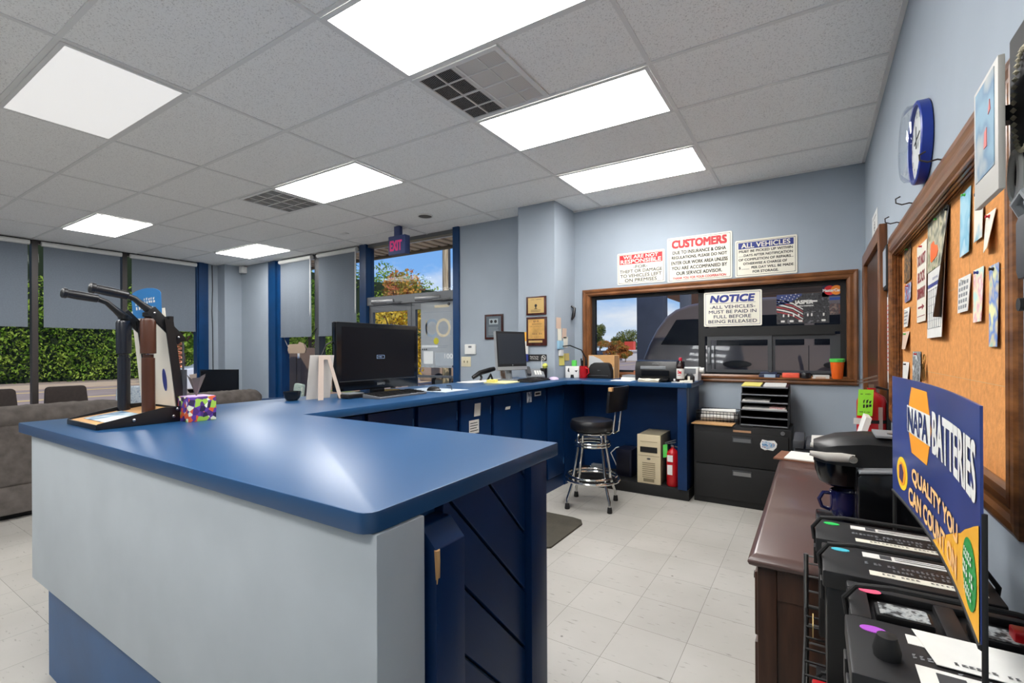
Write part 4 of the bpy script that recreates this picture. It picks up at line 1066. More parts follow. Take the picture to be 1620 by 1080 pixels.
for i, (l, w_) in enumerate((('-ALL VEHICLES-', .40), ('MUST BE PAID IN', .42), ('FULL BEFORE', .33), ('BEING RELEASED', .43))): s.text(a, l, .256, .188 - i * .047, w_, .031, .002, .012)
a.build('blue_lettering', mat('navy_ink', (44, 46, 76), .6), t)
# flag poster and card sticker on the upper right pane
t = thing('engine_poster', 'dark poster with a flag and engine parts on the upper window pane', 'poster', (-.1, 5.06, 1.59))
s = back_sheet(-.297, 5.062, 1.59); a = MB(); s.slab(a, 0, 0, .408, .272, -.003, 0); a.build('poster_sheet', blotch('engine_print', [(30, 30, 34), (58, 58, 62), (24, 24, 28), (96, 96, 100)], 26), t)
a = MB(); s.poly(a, [(0, .17), (.10, .19), (.20, .255), (.20, .272), (0, .272)], 0, .001); a.build('flag_field', mat('flag_blue', (48, 62, 112), .6), t)
a = MB(); w_ = MB()
for k in range(6):
    z = .05 + k * .022
    pts = [(0, z + .06), (.06, z + .045), (.13, z + .02), (.21, z - .035), (.21, z - .026), (.13, z + .032), (.06, z + .057), (0, z + .072)]
    s.poly(a if k % 2 == 0 else w_, pts, 0, .001)
a.build('red_stripes', mat('flag_red', (150, 52, 58), .6), t); 
for i in range(14): s.disc(w_, .02 + (i % 5) * .036 + (i // 5) * .012, .205 + (i // 5) * .022 + (i % 5) * .007, .005, d0=.001, d1=.002, n=5)
s.text(w_, 'JASPER', .215, .19, .14, .04, .003, .04); s.text(w_, 'ENGINES & TRANSMISSIONS', .225, .16, .13, .012, .003, .02); s.slab(w_, .27, .192, .32, .206, .001, .003)
for x in (.05, .09, .13, .17, .24, .27, .36): s.slab(w_, x, .065, x + .012, .09, 0, .002)
for x in (.035, .105, .175, .35): s.slab(w_, x, .016, x + .03, .034, 0, .002)
w_.build('white_lettering', 'paper', t)
t = thing('card_sticker', 'payment card sticker with red and orange circles at the window corner', 'sticker', (.14, 5.06, 1.83))
s = back_sheet(.058, 5.062, 1.822); a = MB(); s.slab(a, 0, 0, .157, .107, -.002, 0); a.build('sticker_base', mat('card_black', (28, 26, 60), .5), t)
a = MB(); s.disc(a, .055, .055, .042, d0=0, d1=.001); a.build('red_circle', mat('card_red', (208, 30, 36), .5), t)
a = MB(); s.disc(a, .105, .055, .042, d0=.001, d1=.002); a.build('orange_circle', mat('card_orange', (238, 140, 40), .5), t)
a = MB(); s.text(a, 'MasterCard', .078, .055, .145, .024, .003, .03); a.build('lettering', 'white', t)
tag(back_sheet(.112, 5.062, 1.79).slab(MB(), 0, 0, .10, .026, -.002, 0).build('visa_strip', mat('strip_blue', (40, 70, 140), .5)), 'small blue strip sticker below the card sticker on the pane', 'sticker')
tag(back_sheet(.112, 5.062, 1.66).slab(MB(), 0, 0, .10, .10, -.002, 0).build('amex_sticker', blotch('sticker_dim', [(110, 70, 60), (60, 60, 66), (130, 110, 100)], 30)), 'reddish brown square sticker low in the window corner', 'sticker')
# items on the oak sill
zs = 1.1
t = thing('measuring_cup', 'orange plastic cup with green rim on the oak window sill', 'cup', (.165, 5.0, zs))
MB().lathe([(.038, 0), (.04, .004), (.052, .155), (.048, .155), (.037, .01), (0, .01)], (.165, 4.998, zs)).build('cup', 'orange', t, smooth=True)
MB().lathe([(.0535, .145), (.056, .15), (.056, .172), (.05, .175), (.047, .172), (.047, .15)], (.165, 4.998, zs)).build('rim_band', 'green', t, smooth=True)
tag(MB().box(-.25, 4.972, zs, -.115, 5.02, zs + .045).build('tape_roll_box', mat('coral', (236, 92, 66), .5), bevel=.008), 'coral red block on the oak window sill', 'block')
tag(MB().lathe([(.045, 0), (.045, .018), (.042, .02), (.042, .045), (.038, .05), (0, .05)], (-.07, 5.0, zs)).build('tin_can', 'black', smooth=True), 'round black tin beside the coral block on the sill', 'tin')
t = thing('stapler', 'dark blue staplers and clips pile on the oak sill near the sash', 'stapler', (-.36, 5.0, zs))
a = MB(); a.box(-.44, 4.975, zs, -.27, 5.03, zs + .03); a.box(-.43, 4.98, zs + .03, -.29, 5.02, zs + .05); a.build('body', mat('navy_plastic', (26, 36, 66), .4), t, bevel=.006)
a = MB(); a.lathe([(.014, 0), (.016, .004), (.016, .012), (0, .014)], (-.345, 4.985, zs + .05)); a.build('knob', 'steel', t)
tag(MB().box(-.395, 4.966, zs, -.305, 4.974, zs + .03).build('eraser_box', mat('pale_blue', (150, 168, 190), .5)), 'pale blue slim box in front of the dark blue stapler', 'box')
tag(MB().obox((.045, 5.0, zs + .015), (1, .1, 0), (-.1, 1, 0), (0, 0, 1), .06, .03, .015).build('card_pack', 'paper'), 'small stack of white cards on the sill beside the orange cup', 'cards')
tag(MB().obox((.03, 4.972, zs + .008), (1, 0, 0), (0, 1, 0), (0, 0, 1), .05, .006, .008).build('tan_card', 'pink'), 'tan strip of card in front of the white card stack', 'card')
# plaques and fittings on the column and beside the door
def plaque(label, x, z, w_, h, y, wd, plate, marks):
    t = thing('award_plaque', label, 'plaque', (x + w_ / 2, y, z))
    s = back_sheet(x, y, z); a = MB(); s.slab(a, 0, 0, w_, h, -.001, .018); a.build('wood_back', wd, t, bevel=.004)
    a = MB(); s.slab(a, w_ * .1, h * marks[0], w_ * .9, h * .92, .018, .0195); p_ = a.build('metal_plate', plate, t)
    return t, s
brass = mat('brass_plate', (205, 172, 112), .35, metal=.35)
mah = wood('mahogany', (44, 20, 18), (78, 36, 30), .25, (30, 30, 4))
t, s = plaque('upper wooden award plaque with brass plate on the column', -2.66, 1.742, .245, .2, 4.503, mah, brass, (.1,))
a = MB(); s.glyphs(a, .05, .195, .165, .008, 14, .021); s.disc(a, .122, .10, .016, d0=.0195, d1=.021, n=12); s.slab(a, .117, .07, .127, .10, .0195, .021); s.slab(a, .104, .064, .14, .07, .0195, .021); s.lines(a, .06, .19, .03, .058, 2, .004, .021, .1); a.build('engraving', 'ink', t)
t, s = plaque('taller wooden award plaque below the brass one on the column', -2.66, 1.408, .25, .312, 4.503, mah, mat('gold_plate', (214, 166, 96), .3, metal=.35, var=(9, .25)), (.24,))
a = MB(); s.slab(a, .03, .035, .20, .058, .018, .02); a.build('name_plate', brass, t)
a = MB(); s.glyphs(a, .09, .16, .265, .02, 3, .021); s.glyphs(a, .06, .2, .235, .012, 9, .021); s.glyphs(a, .05, .2, .21, .006, 14, .021); s.glyphs(a, .08, .2, .13, .02, 6, .021); s.glyphs(a, .06, .19, .095, .006, 12, .021); a.build('engraving', mat('brown_ink', (110, 80, 50), .6), t)
t, s = plaque('framed grey certificate plaque between thermostat and column', -3.425, 1.497, .27, .303, 4.789, mah, mat('slate_plate', (88, 98, 106), .4), (.08,))
a = MB(); s.slab(a, .07, .18, .20, .25, .0195, .0205); s.lines(a, .06, .21, .05, .15, 6, .004, .0215, .1); a.build('pale_print', mat('slate_pale', (160, 170, 174), .5), t)
a = MB(); s.disc(a, .105, .215, .02, d0=.0205, d1=.022, n=14); s.disc(a, .165, .215, .02, d0=.0205, d1=.022, n=14); a.build('emblem', 'ink', t)
t = thing('thermostat', 'square white thermostat on the wall right of the blue door jamb', 'thermostat', (-3.64, 4.789, 1.31))
s = back_sheet(-3.73, 4.789, 1.315); a = MB(); s.slab(a, 0, 0, .165, .125, 0, .028); a.build('case', 'white', t, bevel=.008)
a = MB(); s.slab(a, .06, .08, .11, .105, .028, .029); a.build('display', 'grey', t)
t = thing('light_switch', 'cream double light switch plate below the thermostat', 'light switch', (-3.73, 4.789, 1.15))
s = back_sheet(-3.80, 4.789, 1.158); a = MB(); s.slab(a, 0, 0, .15, .125, 0, .006); a.build('switch_plate', mat('ivory', (214, 206, 176), .45), t, bevel=.002)
a = MB()
for x in (.05, .10): s.slab(a, x - .004, .05, x + .004, .075, .006, .016)
a.build('toggle', mat('ivory_dark', (150, 140, 112), .45), t)
t = thing('no_smoking_sign', 'narrow black no smoking sign under the plaques', 'sign', (-2.54, 4.503, 1.24))
s = back_sheet(-2.67, 4.503, 1.243); a = MB(); s.slab(a, 0, 0, .252, .073, 0, .003, rad=.008); a.build('board', 'ink', t)
a = MB(); s.text(a, 'Thank You For', .10, .047, .11, .015, .004); s.text(a, 'Not Smoking', .10, .024, .10, .015, .004); s.ring(a, .215, .036, .027, .005, .004); s.slab(a, .2, .034, .23, .038, .003, .004); s.poly(a, [(.196, .05), (.2, .054), (.234, .022), (.23, .018)], .003, .0045); a.build('white_print', 'paper', t)
s = back_sheet(-2.71, 4.49, 1.30)
t = thing('yellow_leaflet', 'yellow and white leaflet strip hanging behind the computer monitor edge', 'leaflet', (-2.68, 4.49, 1.26))
a = MB(); s.slab(a, 0, .02, .07, .16, 0, .001); a.build('white_part', 'paper', t); a = MB(); s.slab(a, 0, .16, .07, .26, 0, .001); a.build('yellow_part', mat('amber', (228, 166, 58), .6), t)
a = MB(); s.slab(a, 0, -.06, .07, .02, 0, .001); a.build('blue_part', 'blue', t)
# notes pinned to the right face of the column
def note(y0, z0, y1, z1, m_, label, tilt=0):
    s = Sheet((-2.317, y0, z0), (0, 1, 0), (0, tilt, 1)); a = MB(); s.slab(a, 0, 0, y1 - y0, z1 - z0, 0, .002)
    tag(a.build('pinned_note', m_), label, 'note', 'notes on the column side')
note(4.53, 1.59, 4.64, 1.71, 'pink', 'topmost tan note pinned to the column side', 0)
note(4.565, 1.465, 4.655, 1.60, 'cream', 'cream curled note on the column side, left of the pair', -.05)
note(4.665, 1.49, 4.77, 1.60, 'pink', 'tan note right of the cream curled note on the column', .1)
note(4.69, 1.39, 4.80, 1.505, 'cream', 'cream note hanging lowest right on the column side', .1)
note(4.595, 1.195, 4.72, 1.325, 'yellow', 'yellow sticky note low on the column side', 0)
note(4.73, 1.245, 4.84, 1.325, mat('amber_note', (206, 182, 110), .8), 'amber sticky note right of the yellow one on the column', 0)
tag(MB().box(-2.32, 4.55, 1.37, -2.295, 4.66, 1.46).build('wall_switch_box', mat('aqua_box', (150, 190, 210), .5), bevel=.004), 'pale aqua small box on the column side below the notes', 'box')
tag(MB().box(-2.32, 4.58, 1.30, -2.298, 4.67, 1.365).build('outlet_plate', 'white', bevel=.003), 'white outlet plate on the column side below the aqua box', 'outlet')
a = MB(); a.tube([(-2.315, 4.90, 1.86), (-2.28, 4.91, 1.83), (-2.285, 4.89, 1.74), (-2.30, 4.88, 1.70)], [.012, .018, .02, .01], 8)
tag(a.build('key_hook', 'black', smooth=True), 'small black handset hook high on the column side', 'hook')
# ------------------------------------------------------------------ right wall: cork board
XC = .405
t = thing('cork_board', 'large cork notice board in a wide moulded oak frame on the right wall', 'notice board', (XR, 2.4, .96))
MB().box(XC, CY0 - .02, CZ0 - .02, XC + .02, CY1 + .02, CZ1 + .02).build('cork_panel', 'cork', t)
a = MB(); pr = [(0, 0), (0, .008), (.012, .014), (.03, .016), (.042, .010), (.05, .009), (.058, .014), (.075, .016), (.09, .012), (.10, .004), (.10, 0)]
y0, y1, z0, z1 = 1.40, 3.405, .955, 1.982
rs = []
for sy_, sz_, cy, cz in ((1, 1, y0, z0), (-1, 1, y1, z0), (-1, -1, y1, z1), (1, -1, y0, z1)):
    rs.append([(XR - d, cy + sy_ * u * .64, cz + sz_ * u) for u, d in pr])
a.rings(rs, closed=True)
a.box(XR - .004, CY1 - .001, CZ0, XC, CY1 + .012, CZ1); a.box(XR - .004, CY0 - .012, CZ0, XC, CY0 + .001, CZ1); a.box(XR - .004, CY0, CZ1 - .001, XC, CY1, CZ1 + .012); a.box(XR - .004, CY0, CZ0 - .012, XC, CY1, CZ0 + .001)
for k in range(3): a.box(XR + .006 + k * .012, CY1 - .006, CZ0, XR + .012 + k * .012, CY1, CZ1); a.box(XR + .006 + k * .012, CY0, CZ1 - .006, XR + .012 + k * .012, CY1, CZ1)
a.build('oak_frame', 'woody', t)
a = MB()
for y in (2.0, 2.65): a.box(XC - .0006, y - .001, 1.05, XC, y + .001, 1.85)
for z in (1.26, 1.56): a.box(XC - .0006, 1.47, z - .001, XC, 3.3, z + .001)
a.build('seam', 'manila', t)
for y, z, s_ in ((3.01, 2.0, 'small bronze hook on the oak board frame nearest the door'), (2.64, 2.0, 'middle bronze hook on the oak board frame below the clock'), (2.085, 2.0, 'bronze hook on the oak board frame nearest the viewer')):
    a = MB(); a.tube([(XR - .002, y, z - .025), (XR - .02, y, z - .018), (XR - .045, y, z - .022), (XR - .065, y, z - .012), (XR - .066, y, z + .006), (XR - .05, y, z + .014)], .003, 6)
    tag(a.build('cup_hook', 'bronze'), s_, 'hook')
XP = .400
K = (XP - .001) / .33
def yz(y, z): return y * K, CAMZ + (z - CAMZ) * K
def pin(mb, s, x, y):
    c = s.p(x, y, 0); mb.lathe([(.004, 0), (.005, -.004), (.003, -.008), (.005, -.012), (0, -.013)], (c.x, c.y, c.z), 8, 'x')
def paper(name, label, cat, ya, za, yb, zb, m_, pinmat='blue', bend=.006, lines=0, group='papers pinned on the cork board', lm='ink'):
    ya, za = yz(ya, za); yb, zb = yz(yb, zb)
    w_, h = ya - yb, za - zb
    t = thing(name, label, cat, (XP, ya, zb), 0, group)
    s = Sheet((XP + .003, ya, zb), (0, -1, 0), (0, 0, 1), bend=lambda x, y: bend * (1 - y / h) * (.5 + x / w_))
    a = MB(); rs = []
    for i in range(5):
        y = h * i / 4; rs.append([s.p(0, y, .001), s.p(w_, y, .001), s.p(w_, y, .0022), s.p(0, y, .0022)])
    a.rings(rs); a.build('sheet', m_, t)
    q = MB(); pin(q, s, w_ / 2, h - .012); q.build('push_pin', pinmat, t)
    if lines:
        q = MB(); s.lines(q, w_ * .1, w_ * .9, h * .1, h * .85, lines, h / lines * .3, .0035); q.build('print', lm, t)
    return t, s, w_, h
truck = blotch('truck_photo', [(60, 66, 54), (150, 150, 130), (200, 190, 160), (96, 110, 70)], 16)
t, s, w_, h = paper('wall_calendar', 'wall calendar with an orange truck photo, hanging on the cork board', 'calendar', 2.148, 1.78, 1.872, 1.392, 'paper', 'green', .012)
a = MB(); s.slab(a, 0, h * .57, w_, h, .003, .0045); ph = a.build('photo_page', truck, t)
a = MB(); s.poly(a, [(w_ * .22, h * .66), (w_ * .28, h * .64), (w_ * .6, h * .66), (w_ * .66, h * .7), (w_ * .6, h * .75), (w_ * .45, h * .77), (w_ * .38, h * .81), (w_ * .22, h * .80), (w_ * .2, h * .72)], .0045, .0055); a.build('truck_picture', 'orange', ph)
a = MB(); s.slab(a, w_ * .05, h * .43, w_ * .95, h * .46, .003, .004); s.glyphs(a, w_ * .35, w_ * .68, h * .495, h * .025, 6, .004)
a.build('month_band', 'blue', t)
a = MB()
for r_ in range(6): s.slab(a, w_ * .06, h * (.08 + .065 * r_), w_ * .94, h * (.08 + .065 * r_) + .001, .003, .004)
for c_ in range(8): s.slab(a, w_ * (.06 + .1257 * c_), h * .08, w_ * (.06 + .1257 * c_) + .001, h * .41, .003, .004)
a.build('day_grid', 'grey', t)
t, s, w_, h = paper('hanging_binder', 'dark spined booklet hanging beside the truck calendar on the cork board', 'booklet', 1.885, 1.775, 1.85, 1.45, 'dgrey', 'black', .03)
t, s, w_, h = paper('do_not_block_sign', 'white paper sign reading do not block driveway in red letters', 'sign', 2.366, 1.74, 2.178, 1.455, 'cream', 'red', .004)
a = MB(); s.text(a, 'DO NOT', w_ * .5, h * .80, w_ * .8, h * .13, .003, .03); s.text(a, 'BLOCK', w_ * .5, h * .58, w_ * .76, h * .13, .003, .03); s.text(a, 'DRIVEWAY', w_ * .5, h * .37, w_ * .84, h * .13, .003, .03)
s.slab(a, w_ * .15, h * .175, w_ * .65, h * .2, .002, .003); s.poly(a, [(w_ * .62, h * .15), (w_ * .85, h * .187), (w_ * .62, h * .225)], .002, .003); s.slab(a, w_ * .08, h * .07, w_ * .92, h * .078, .002, .003); a.build('red_lettering', mat('dull_red', (140, 40, 48), .6), t)
bl = blotch('blue_card', [(160, 204, 220), (120, 180, 206), (208, 226, 230)], 9)
paper('greeting_card', 'pale blue tall card high on the cork board near the truck calendar', 'card', 1.726, 1.765, 1.624, 1.60, bl, 'green', .004)
paper('greeting_card', 'cream card with blue figure behind the white framed picture on the board', 'card', 1.594, 1.733, 1.517, 1.615, blotch('cream_blue_card', [(232, 228, 214), (228, 224, 210), (110, 176, 196)], 10), 'black', .003)
paper('memo_note', 'white curled note with red pin at the near side of the cork board', 'note', 1.50, 1.66, 1.43, 1.575, 'cream', 'red', .012)
t, s, w_, h = paper('photo_card', 'white card of many small dark pictures low on the cork board', 'card', 1.75, 1.545, 1.628, 1.452, 'paper', 'white', .005)
a = MB()
for i in range(4):
    for j in range(5): s.slab(a, w_ * (.1 + .21 * i), h * (.1 + .17 * j), w_ * (.22 + .21 * i), h * (.2 + .17 * j), .002, .003)
a.build('small_pictures', 'grey', t)
paper('greeting_card', 'pastel floral card pinned beside the card of small pictures', 'card', 1.603, 1.548, 1.52, 1.42, blotch('pastel', [(190, 222, 214), (236, 220, 190), (222, 170, 180), (240, 236, 220)], 18), 'blue', .004)
paper('greeting_card', 'blue and yellow child drawing card at the near edge of the cork board', 'card', 1.478, 1.54, 1.412, 1.36, blotch('drawing', [(226, 226, 170), (90, 130, 200), (214, 200, 160), (120, 190, 190)], 14), 'black', .003)
paper('photo_strip', 'dark photo strip at the top left of the cork board', 'photo', 2.67, 1.785, 2.50, 1.64, blotch('strip', [(30, 28, 24), (150, 110, 60), (40, 34, 30), (90, 70, 50)], 22), 'green', .003)
paper('photo_strip', 'small colour photo below the dark photo strip on the cork board', 'photo', 2.66, 1.63, 2.50, 1.555, blotch('small_photo', [(190, 200, 214), (70, 100, 150), (180, 60, 60)], 30), 'red', .003)
paper('memo_note', 'white memo note on the left side of the cork board', 'note', 2.68, 1.53, 2.54, 1.45, 'paper', 'white', .006, 4, lm='grey')
paper('memo_note', 'tan memo note with fold below the white memo note', 'note', 2.716, 1.43, 2.55, 1.355, 'pink', 'green', .012)
paper('memo_note', 'white paper with black clip lowest on the left of the cork board', 'note', 2.72, 1.30, 2.56, 1.215, 'paper', 'black', .006)
paper('photo_strip', 'black and white photo strip low on the cork board beside keys', 'photo', 2.475, 1.346, 2.30, 1.225, blotch('bw_strip', [(220, 222, 220), (70, 76, 80), (160, 166, 168), (30, 32, 34)], 20), 'red', .003)
t = thing('key_bunch', 'bunch of brass keys hanging low on the cork board', 'keys', (XP, 2.65, 1.29))
y_, z_ = yz(2.21, 1.335)
a = MB(); a.torus((XP - .004, y_, z_ - .02), .022, .002, axis='x', n=16, k=5)
for k in range(5):
    an = R(-30 + 15 * k); d_ = Vector((0, math.sin(an), -math.cos(an))); c = Vector((XP - .005 - .001 * k, y_, z_ - .04))
    a.obox(c + d_ * .045, d_, (0, d_.z, -d_.y), (1, 0, 0), .03, .004, .001); a.cyl(c + d_ * .01 - Vector((.001, 0, 0)), c + d_ * .01 + Vector((.001, 0, 0)), .011, n=10)
a.build('keys', mat('brass', (150, 120, 60), .35, metal=.9), t)
# clock
cy_, cz_, r_ = 2.40, 2.15, .155
t = thing('wall_clock', 'round blue rimmed wall clock high on the right wall', 'clock', (XR, cy_, cz_))
MB().lathe([(r_ - .01, 0), (r_, -.004), (r_, -.034), (r_ - .006, -.038), (r_ - .014, -.036), (r_ - .014, -.012), (0, -.012)], (XR, cy_, cz_), 40, 'x').build('rim', mat('clock_blue', (22, 52, 146), .3), t, smooth=True)
MB().lathe([(r_ - .014, -.024), (0, -.025)], (XR, cy_, cz_), 40, 'x', cap=False).build('dial', 'white', t)
MB().lathe([(r_ - .012, -.034), (r_ - .014, -.062), (r_ * .84, -.070), (r_ * .5, -.074), (0.002, -.075)], (XR, cy_, cz_), 40, 'x', cap=False).build('domed_lens', 'clear', t, smooth=True)
s = Sheet((XR - .0265, cy_, cz_), (0, -1, 0), (0, 0, 1)); a = MB()
for k in range(12):
    an = R(30 * k); s.text(a, str(k or 12), .108 * math.sin(an), .108 * math.cos(an), .022 if k in (0, 10, 11) else .012, .022, .001, .02)
a.build('numerals', 'ink', t)
a = MB(); s.poly(a, [(-.004, -.02), (.004, -.02), (.002, .065), (-.002, .065)], .003, .005); s.poly(a, [(-.02, -.003), (-.02, .003), (.09, .018), (.09, .013)], .005, .007); a.build('hands', 'ink', t)
# small things around the doorway
t = thing('door_notice', 'small white notice on the wall above the doorway', 'notice', (XR, 4.2, 2.2))
s = right_sheet(4.40, XR - .001, 2.13); a = MB(); s.slab(a, 0, 0, .34, .19, 0, .002); a.build('sheet', 'white', t)
a = MB(); s.glyphs(a, .06, .28, .155, .018, 7, .003); s.glyphs(a, .05, .3, .035, .035, 7, .003); s.ring(a, .17, .095, .035, .006, .003); s.glyphs(a, .14, .2, .095, .04, 2, .003); a.build('print', 'ink', t)
t = thing('hanging_clipboard', 'black framed board hanging on the wall between doorway and cork board', 'clipboard', (.34, 3.38, 1.7))
a = MB(); a.box(.345, 3.42, 1.70, XR, 3.64, 1.95); a.build('frame', 'blackm', t, bevel=.004)
s = right_sheet(3.625, .3445, 1.72); a = MB(); s.slab(a, 0, 0, .19, .21, 0, .002); a.build('grey_sheet', mat('sheet_grey', (150, 158, 168), .6), t)
s = right_sheet(3.66, XR - .001, 1.16); t = thing('wall_poster', 'long white notice strip with red print hanging below the black framed board', 'notice', (XR, 3.4, 1.4))
a = MB(); s.slab(a, 0, 0, .24, .50, 0, .002); a.build('sheet', 'paper', t)
a = MB(); s.lines(a, .03, .23, .06, .46, 16, .008, .003); a.build('red_print', mat('pale_red', (200, 110, 110), .6), t)
# fire extinguisher on the right wall
e2 = extinguisher('large red wall mounted fire extinguisher with bright green tag beside the doorway', .28, 3.48, .70, .50, .072)
a = MB(); a.lathe([(.0735, .03), (.0735, .05)], (.28, 3.48, .90), cap=False); a.box(.345, 3.44, .85, XR, 3.52, 1.05); a.build('strap_bracket', 'blackm', e2)
s = Sheet((.185, 3.38, .975), (1, .06, 0), (.05, 0, 1)); a = MB(); s.slab(a, .02, .0, .09, .15, 0, .002); gt = a.build('green_tag', mat('lime_tag', (150, 232, 60), .6), e2)
a = MB(); s.glyphs(a, .03, .085, .07, .05, 4, .003); s.glyphs(a, .03, .08, .125, .008, 9, .003); s.glyphs(a, .03, .08, .022, .008, 9, .003); a.build('tag_print', 'ink', gt)
a = MB(); s.slab(a, .005, -.05, .085, -.015, -.002, 0); a.build('white_tag', 'paper', e2)
s2 = Sheet((.235, 3.413, .885), (1, 0, 0), (0, 0, 1)); a = MB(); s2.slab(a, .02, 0, .09, .14, -.002, 0); a.build('instruction_label', mat('label_grey', (150, 130, 126), .6), e2)
# white framed picture and wall phone close to the viewer
t = thing('framed_picture', 'white framed blue picture board hanging beside the near end of the cork board', 'picture', (.29, 1.26, 1.65))
s = Sheet((.280, 1.345, 1.64), (-.02, -1, 0), (0, 0, 1)); a = MB(); s.slab(a, 0, 0, .165, .238, -.010, 0); a.build('frame', mat('frame_white', (186, 184, 178), .5), t, bevel=.002); MB().box(.288, 1.302, 1.80, XR, 1.332, 1.83).build('wall_bracket', 'blackm', t)
a = MB(); s.slab(a, .016, .05, .145, .228, 0, .001); a.build('picture_print', blotch('blue_picture', [(120, 156, 176), (96, 130, 156), (170, 174, 170), (70, 76, 80)], 9), t)
s.poly(MB(), [(.08, .10), (.10, .10), (.10, .135), (.085, .13)], .001, .002).build('red_mark', mat('salmon', (206, 110, 104), .6), t); s.poly(MB(), [(.11, .155), (.125, .16), (.12, .18)], .001, .002).build('red_mark', MATS['salmon'], t)
t = thing('key_rack', 'black key rack with beaded chain at the right edge of the photo', 'key rack', (XR, 1.08, 1.62))
MB().box(.32, .86, 1.66, XR, 1.298, 1.95).build('rack_board', 'blackm', t, bevel=.005)
a = MB()
for k in range(40):
    an = 2 * PI * k / 40; c = (.315, 1.205 + .05 * math.cos(an), 1.80 + .09 * math.sin(an)); a.lathe([(.001, -.005), (.005, 0), (.001, .005)], c, 6)
a.build('bead_chain', mat('bead', (190, 184, 160), .4), t)
t = thing('key_ring_tag', 'white oval ring hanging below the black key rack', 'ring', (.33, 1.16, 1.60))
a = MB(); pts = [(.318, 1.25 + .026 * math.cos(2 * PI * k / 24), 1.675 + .045 * math.sin(2 * PI * k / 24)) for k in range(24)]; a.tube(pts, .007, 8, True); a.build('ring', 'white', t, smooth=True)
t = thing('wall_telephone', 'grey wall telephone mounted on a white panel by the near end of the cork board', 'telephone', (XR, 1.1, 1.35))
MB().box(.345, .78, 1.12, XR, 1.325, 1.62).build('wall_plate', mat('plate_white', (200, 204, 208), .5), t, bevel=.006)
MB().box(.30, .86, 1.475, .345, 1.20, 1.59).build('handset', 'dgrey', t, bevel=.015)
a = MB(); a.tube([(.315, 1.19, 1.58), (.30, 1.185, 1.61), (.305, 1.16, 1.625), (.315, 1.14, 1.59)], .008, 8); a.build('cradle_hook', 'grey', t, smooth=True)
MB().cyl((.29, 1.137, 1.43), (.345, 1.137, 1.43), .011).build('knob', 'blackm', t, smooth=True)

# ------------------------------------------------------------------ credenza
t = thing('credenza', 'dark walnut credenza with brown laminate top along the right wall', 'credenza', (.1, 2.4, 0))
cx0, cy0, cy1 = -.165, 1.55, 3.245
a = MB(); pr = [(0, .728), (-.006, .733), (-.008, .742), (-.002, .752), (.012, .758)]
pl = lambda d: [(cx0 + d, cy0 + d), (.36, cy0 + d), (.36, cy1 - d), (cx0 + d, cy1 - d)]
a.rings([[(x, y, z) for x, y in pl(d)] for d, z in ((.01, .722), (.0, .728), (-.004, .738), (0, .748), (.012, .757), (.02, .76))]); a.build('top', 'dtop', t, bevel=.001)
a = MB(); a.box(-.14, 1.58, .06, .36, 3.22, .722); a.box(-.13, 1.60, 0, .36, 3.2, .06); a.build('body', 'dwood', t)
a = MB(); a.box(-.145, 1.572, 0.0, -.095, 1.585, .722); a.box(.30, 1.572, 0, .36, 1.585, .722); a.box(-.095, 1.575, .63, .30, 1.585, .722); a.box(-.095, 1.575, 0, .30, 1.585, .09); a.build('end_stiles', 'dwood', t, bevel=.003)
a = MB(); a.yprism([(-.03, .12), (.28, .12), (.28, .56), (.02, .56), (-.005, .545), (-.03, .515)], 1.568, 1.58); a.build('end_panel', 'dwood', t, bevel=.004)
for k in range(4):
    y = 1.60 + k * .405
    d = MB().box(-.155, y, .10, -.14, y + .39, .48).build('door', 'dwood', t, bevel=.004); MB().cyl((-.16, y + .35, .40), (-.175, y + .35, .40), .012).build('knob', 'bronze', d, smooth=True)
    d = MB().box(-.155, y, .50, -.14, y + .39, .69).build('drawer', 'dwood', t, bevel=.004); MB().cyl((-.16, y + .195, .6), (-.175, y + .195, .6), .012).build('knob', 'bronze', d, smooth=True)
zt2 = .7605
t = thing('clipboard', 'brown clipboard with white papers at the far end of the credenza', 'clipboard', (-.03, 3.03, zt2))
MB().obox((-.015, 3.05, zt2 + .004), (1, -.12, 0), (.12, 1, 0), (0, 0, 1), .165, .115, .004).build('board', mat('hardboard', (120, 78, 56), .6), t)
MB().obox((.01, 3.045, zt2 + .011), (1, -.12, 0), (.12, 1, 0), (0, 0, 1), .14, .108, .003).build('paper_pad', 'paper', t)
# coffee brewer
t = thing('coffee_maker', 'black single cup coffee brewer with silver lever handle on the credenza', 'coffee maker', (.12, 1.95, zt2))
ky0, ky1 = 1.842, 2.06
a = MB(); a.yprism([(.105, zt2), (.345, zt2), (.345, 1.02), (.12, 1.0), (.105, .985)], ky0, ky1); a.yprism([(.0, zt2), (.12, zt2), (.12, .785), (.0, .785)], ky0 + .02, ky1 - .02)
a.build('body', 'blackg', t, bevel=.01)
a = MB(); rs = []
prof = [(-.005, .98, .055), (.02, 1.0, .085), (.06, 1.005, .105), (.14, 1.005, .11), (.345, 1.005, .11)]
ym = (ky0 + ky1) / 2
for x, zm, hw in prof:
    zt_ = 1.04 + .034 * min(1, max(0, (x + .005) / .10)); rs.append([(x, ym - hw, .985), (x, ym + hw, .985), (x, ym + hw, zt_ - .015), (x, ym + hw * .8, zt_), (x, ym - hw * .8, zt_), (x, ym - hw, zt_ - .015)])
a.rings(rs); a.build('brew_head', 'black', t, smooth=True)
a = MB(); a.lathe([(.05, 0), (.07, .012), (.082, .05), (.085, .09)], (.08, ym, .90)); a.build('pod_holder', 'blackg', t, smooth=True)
a = MB(); pts = [(.105, 1.0), (.07, 1.0), (.03, .998), (.01, 1.002), (-.015, 1.006)]
a.tube([(x, ky0 - .014, z + .014) for x, z in pts] , [.012, .015, .014, .011, .008], 10)
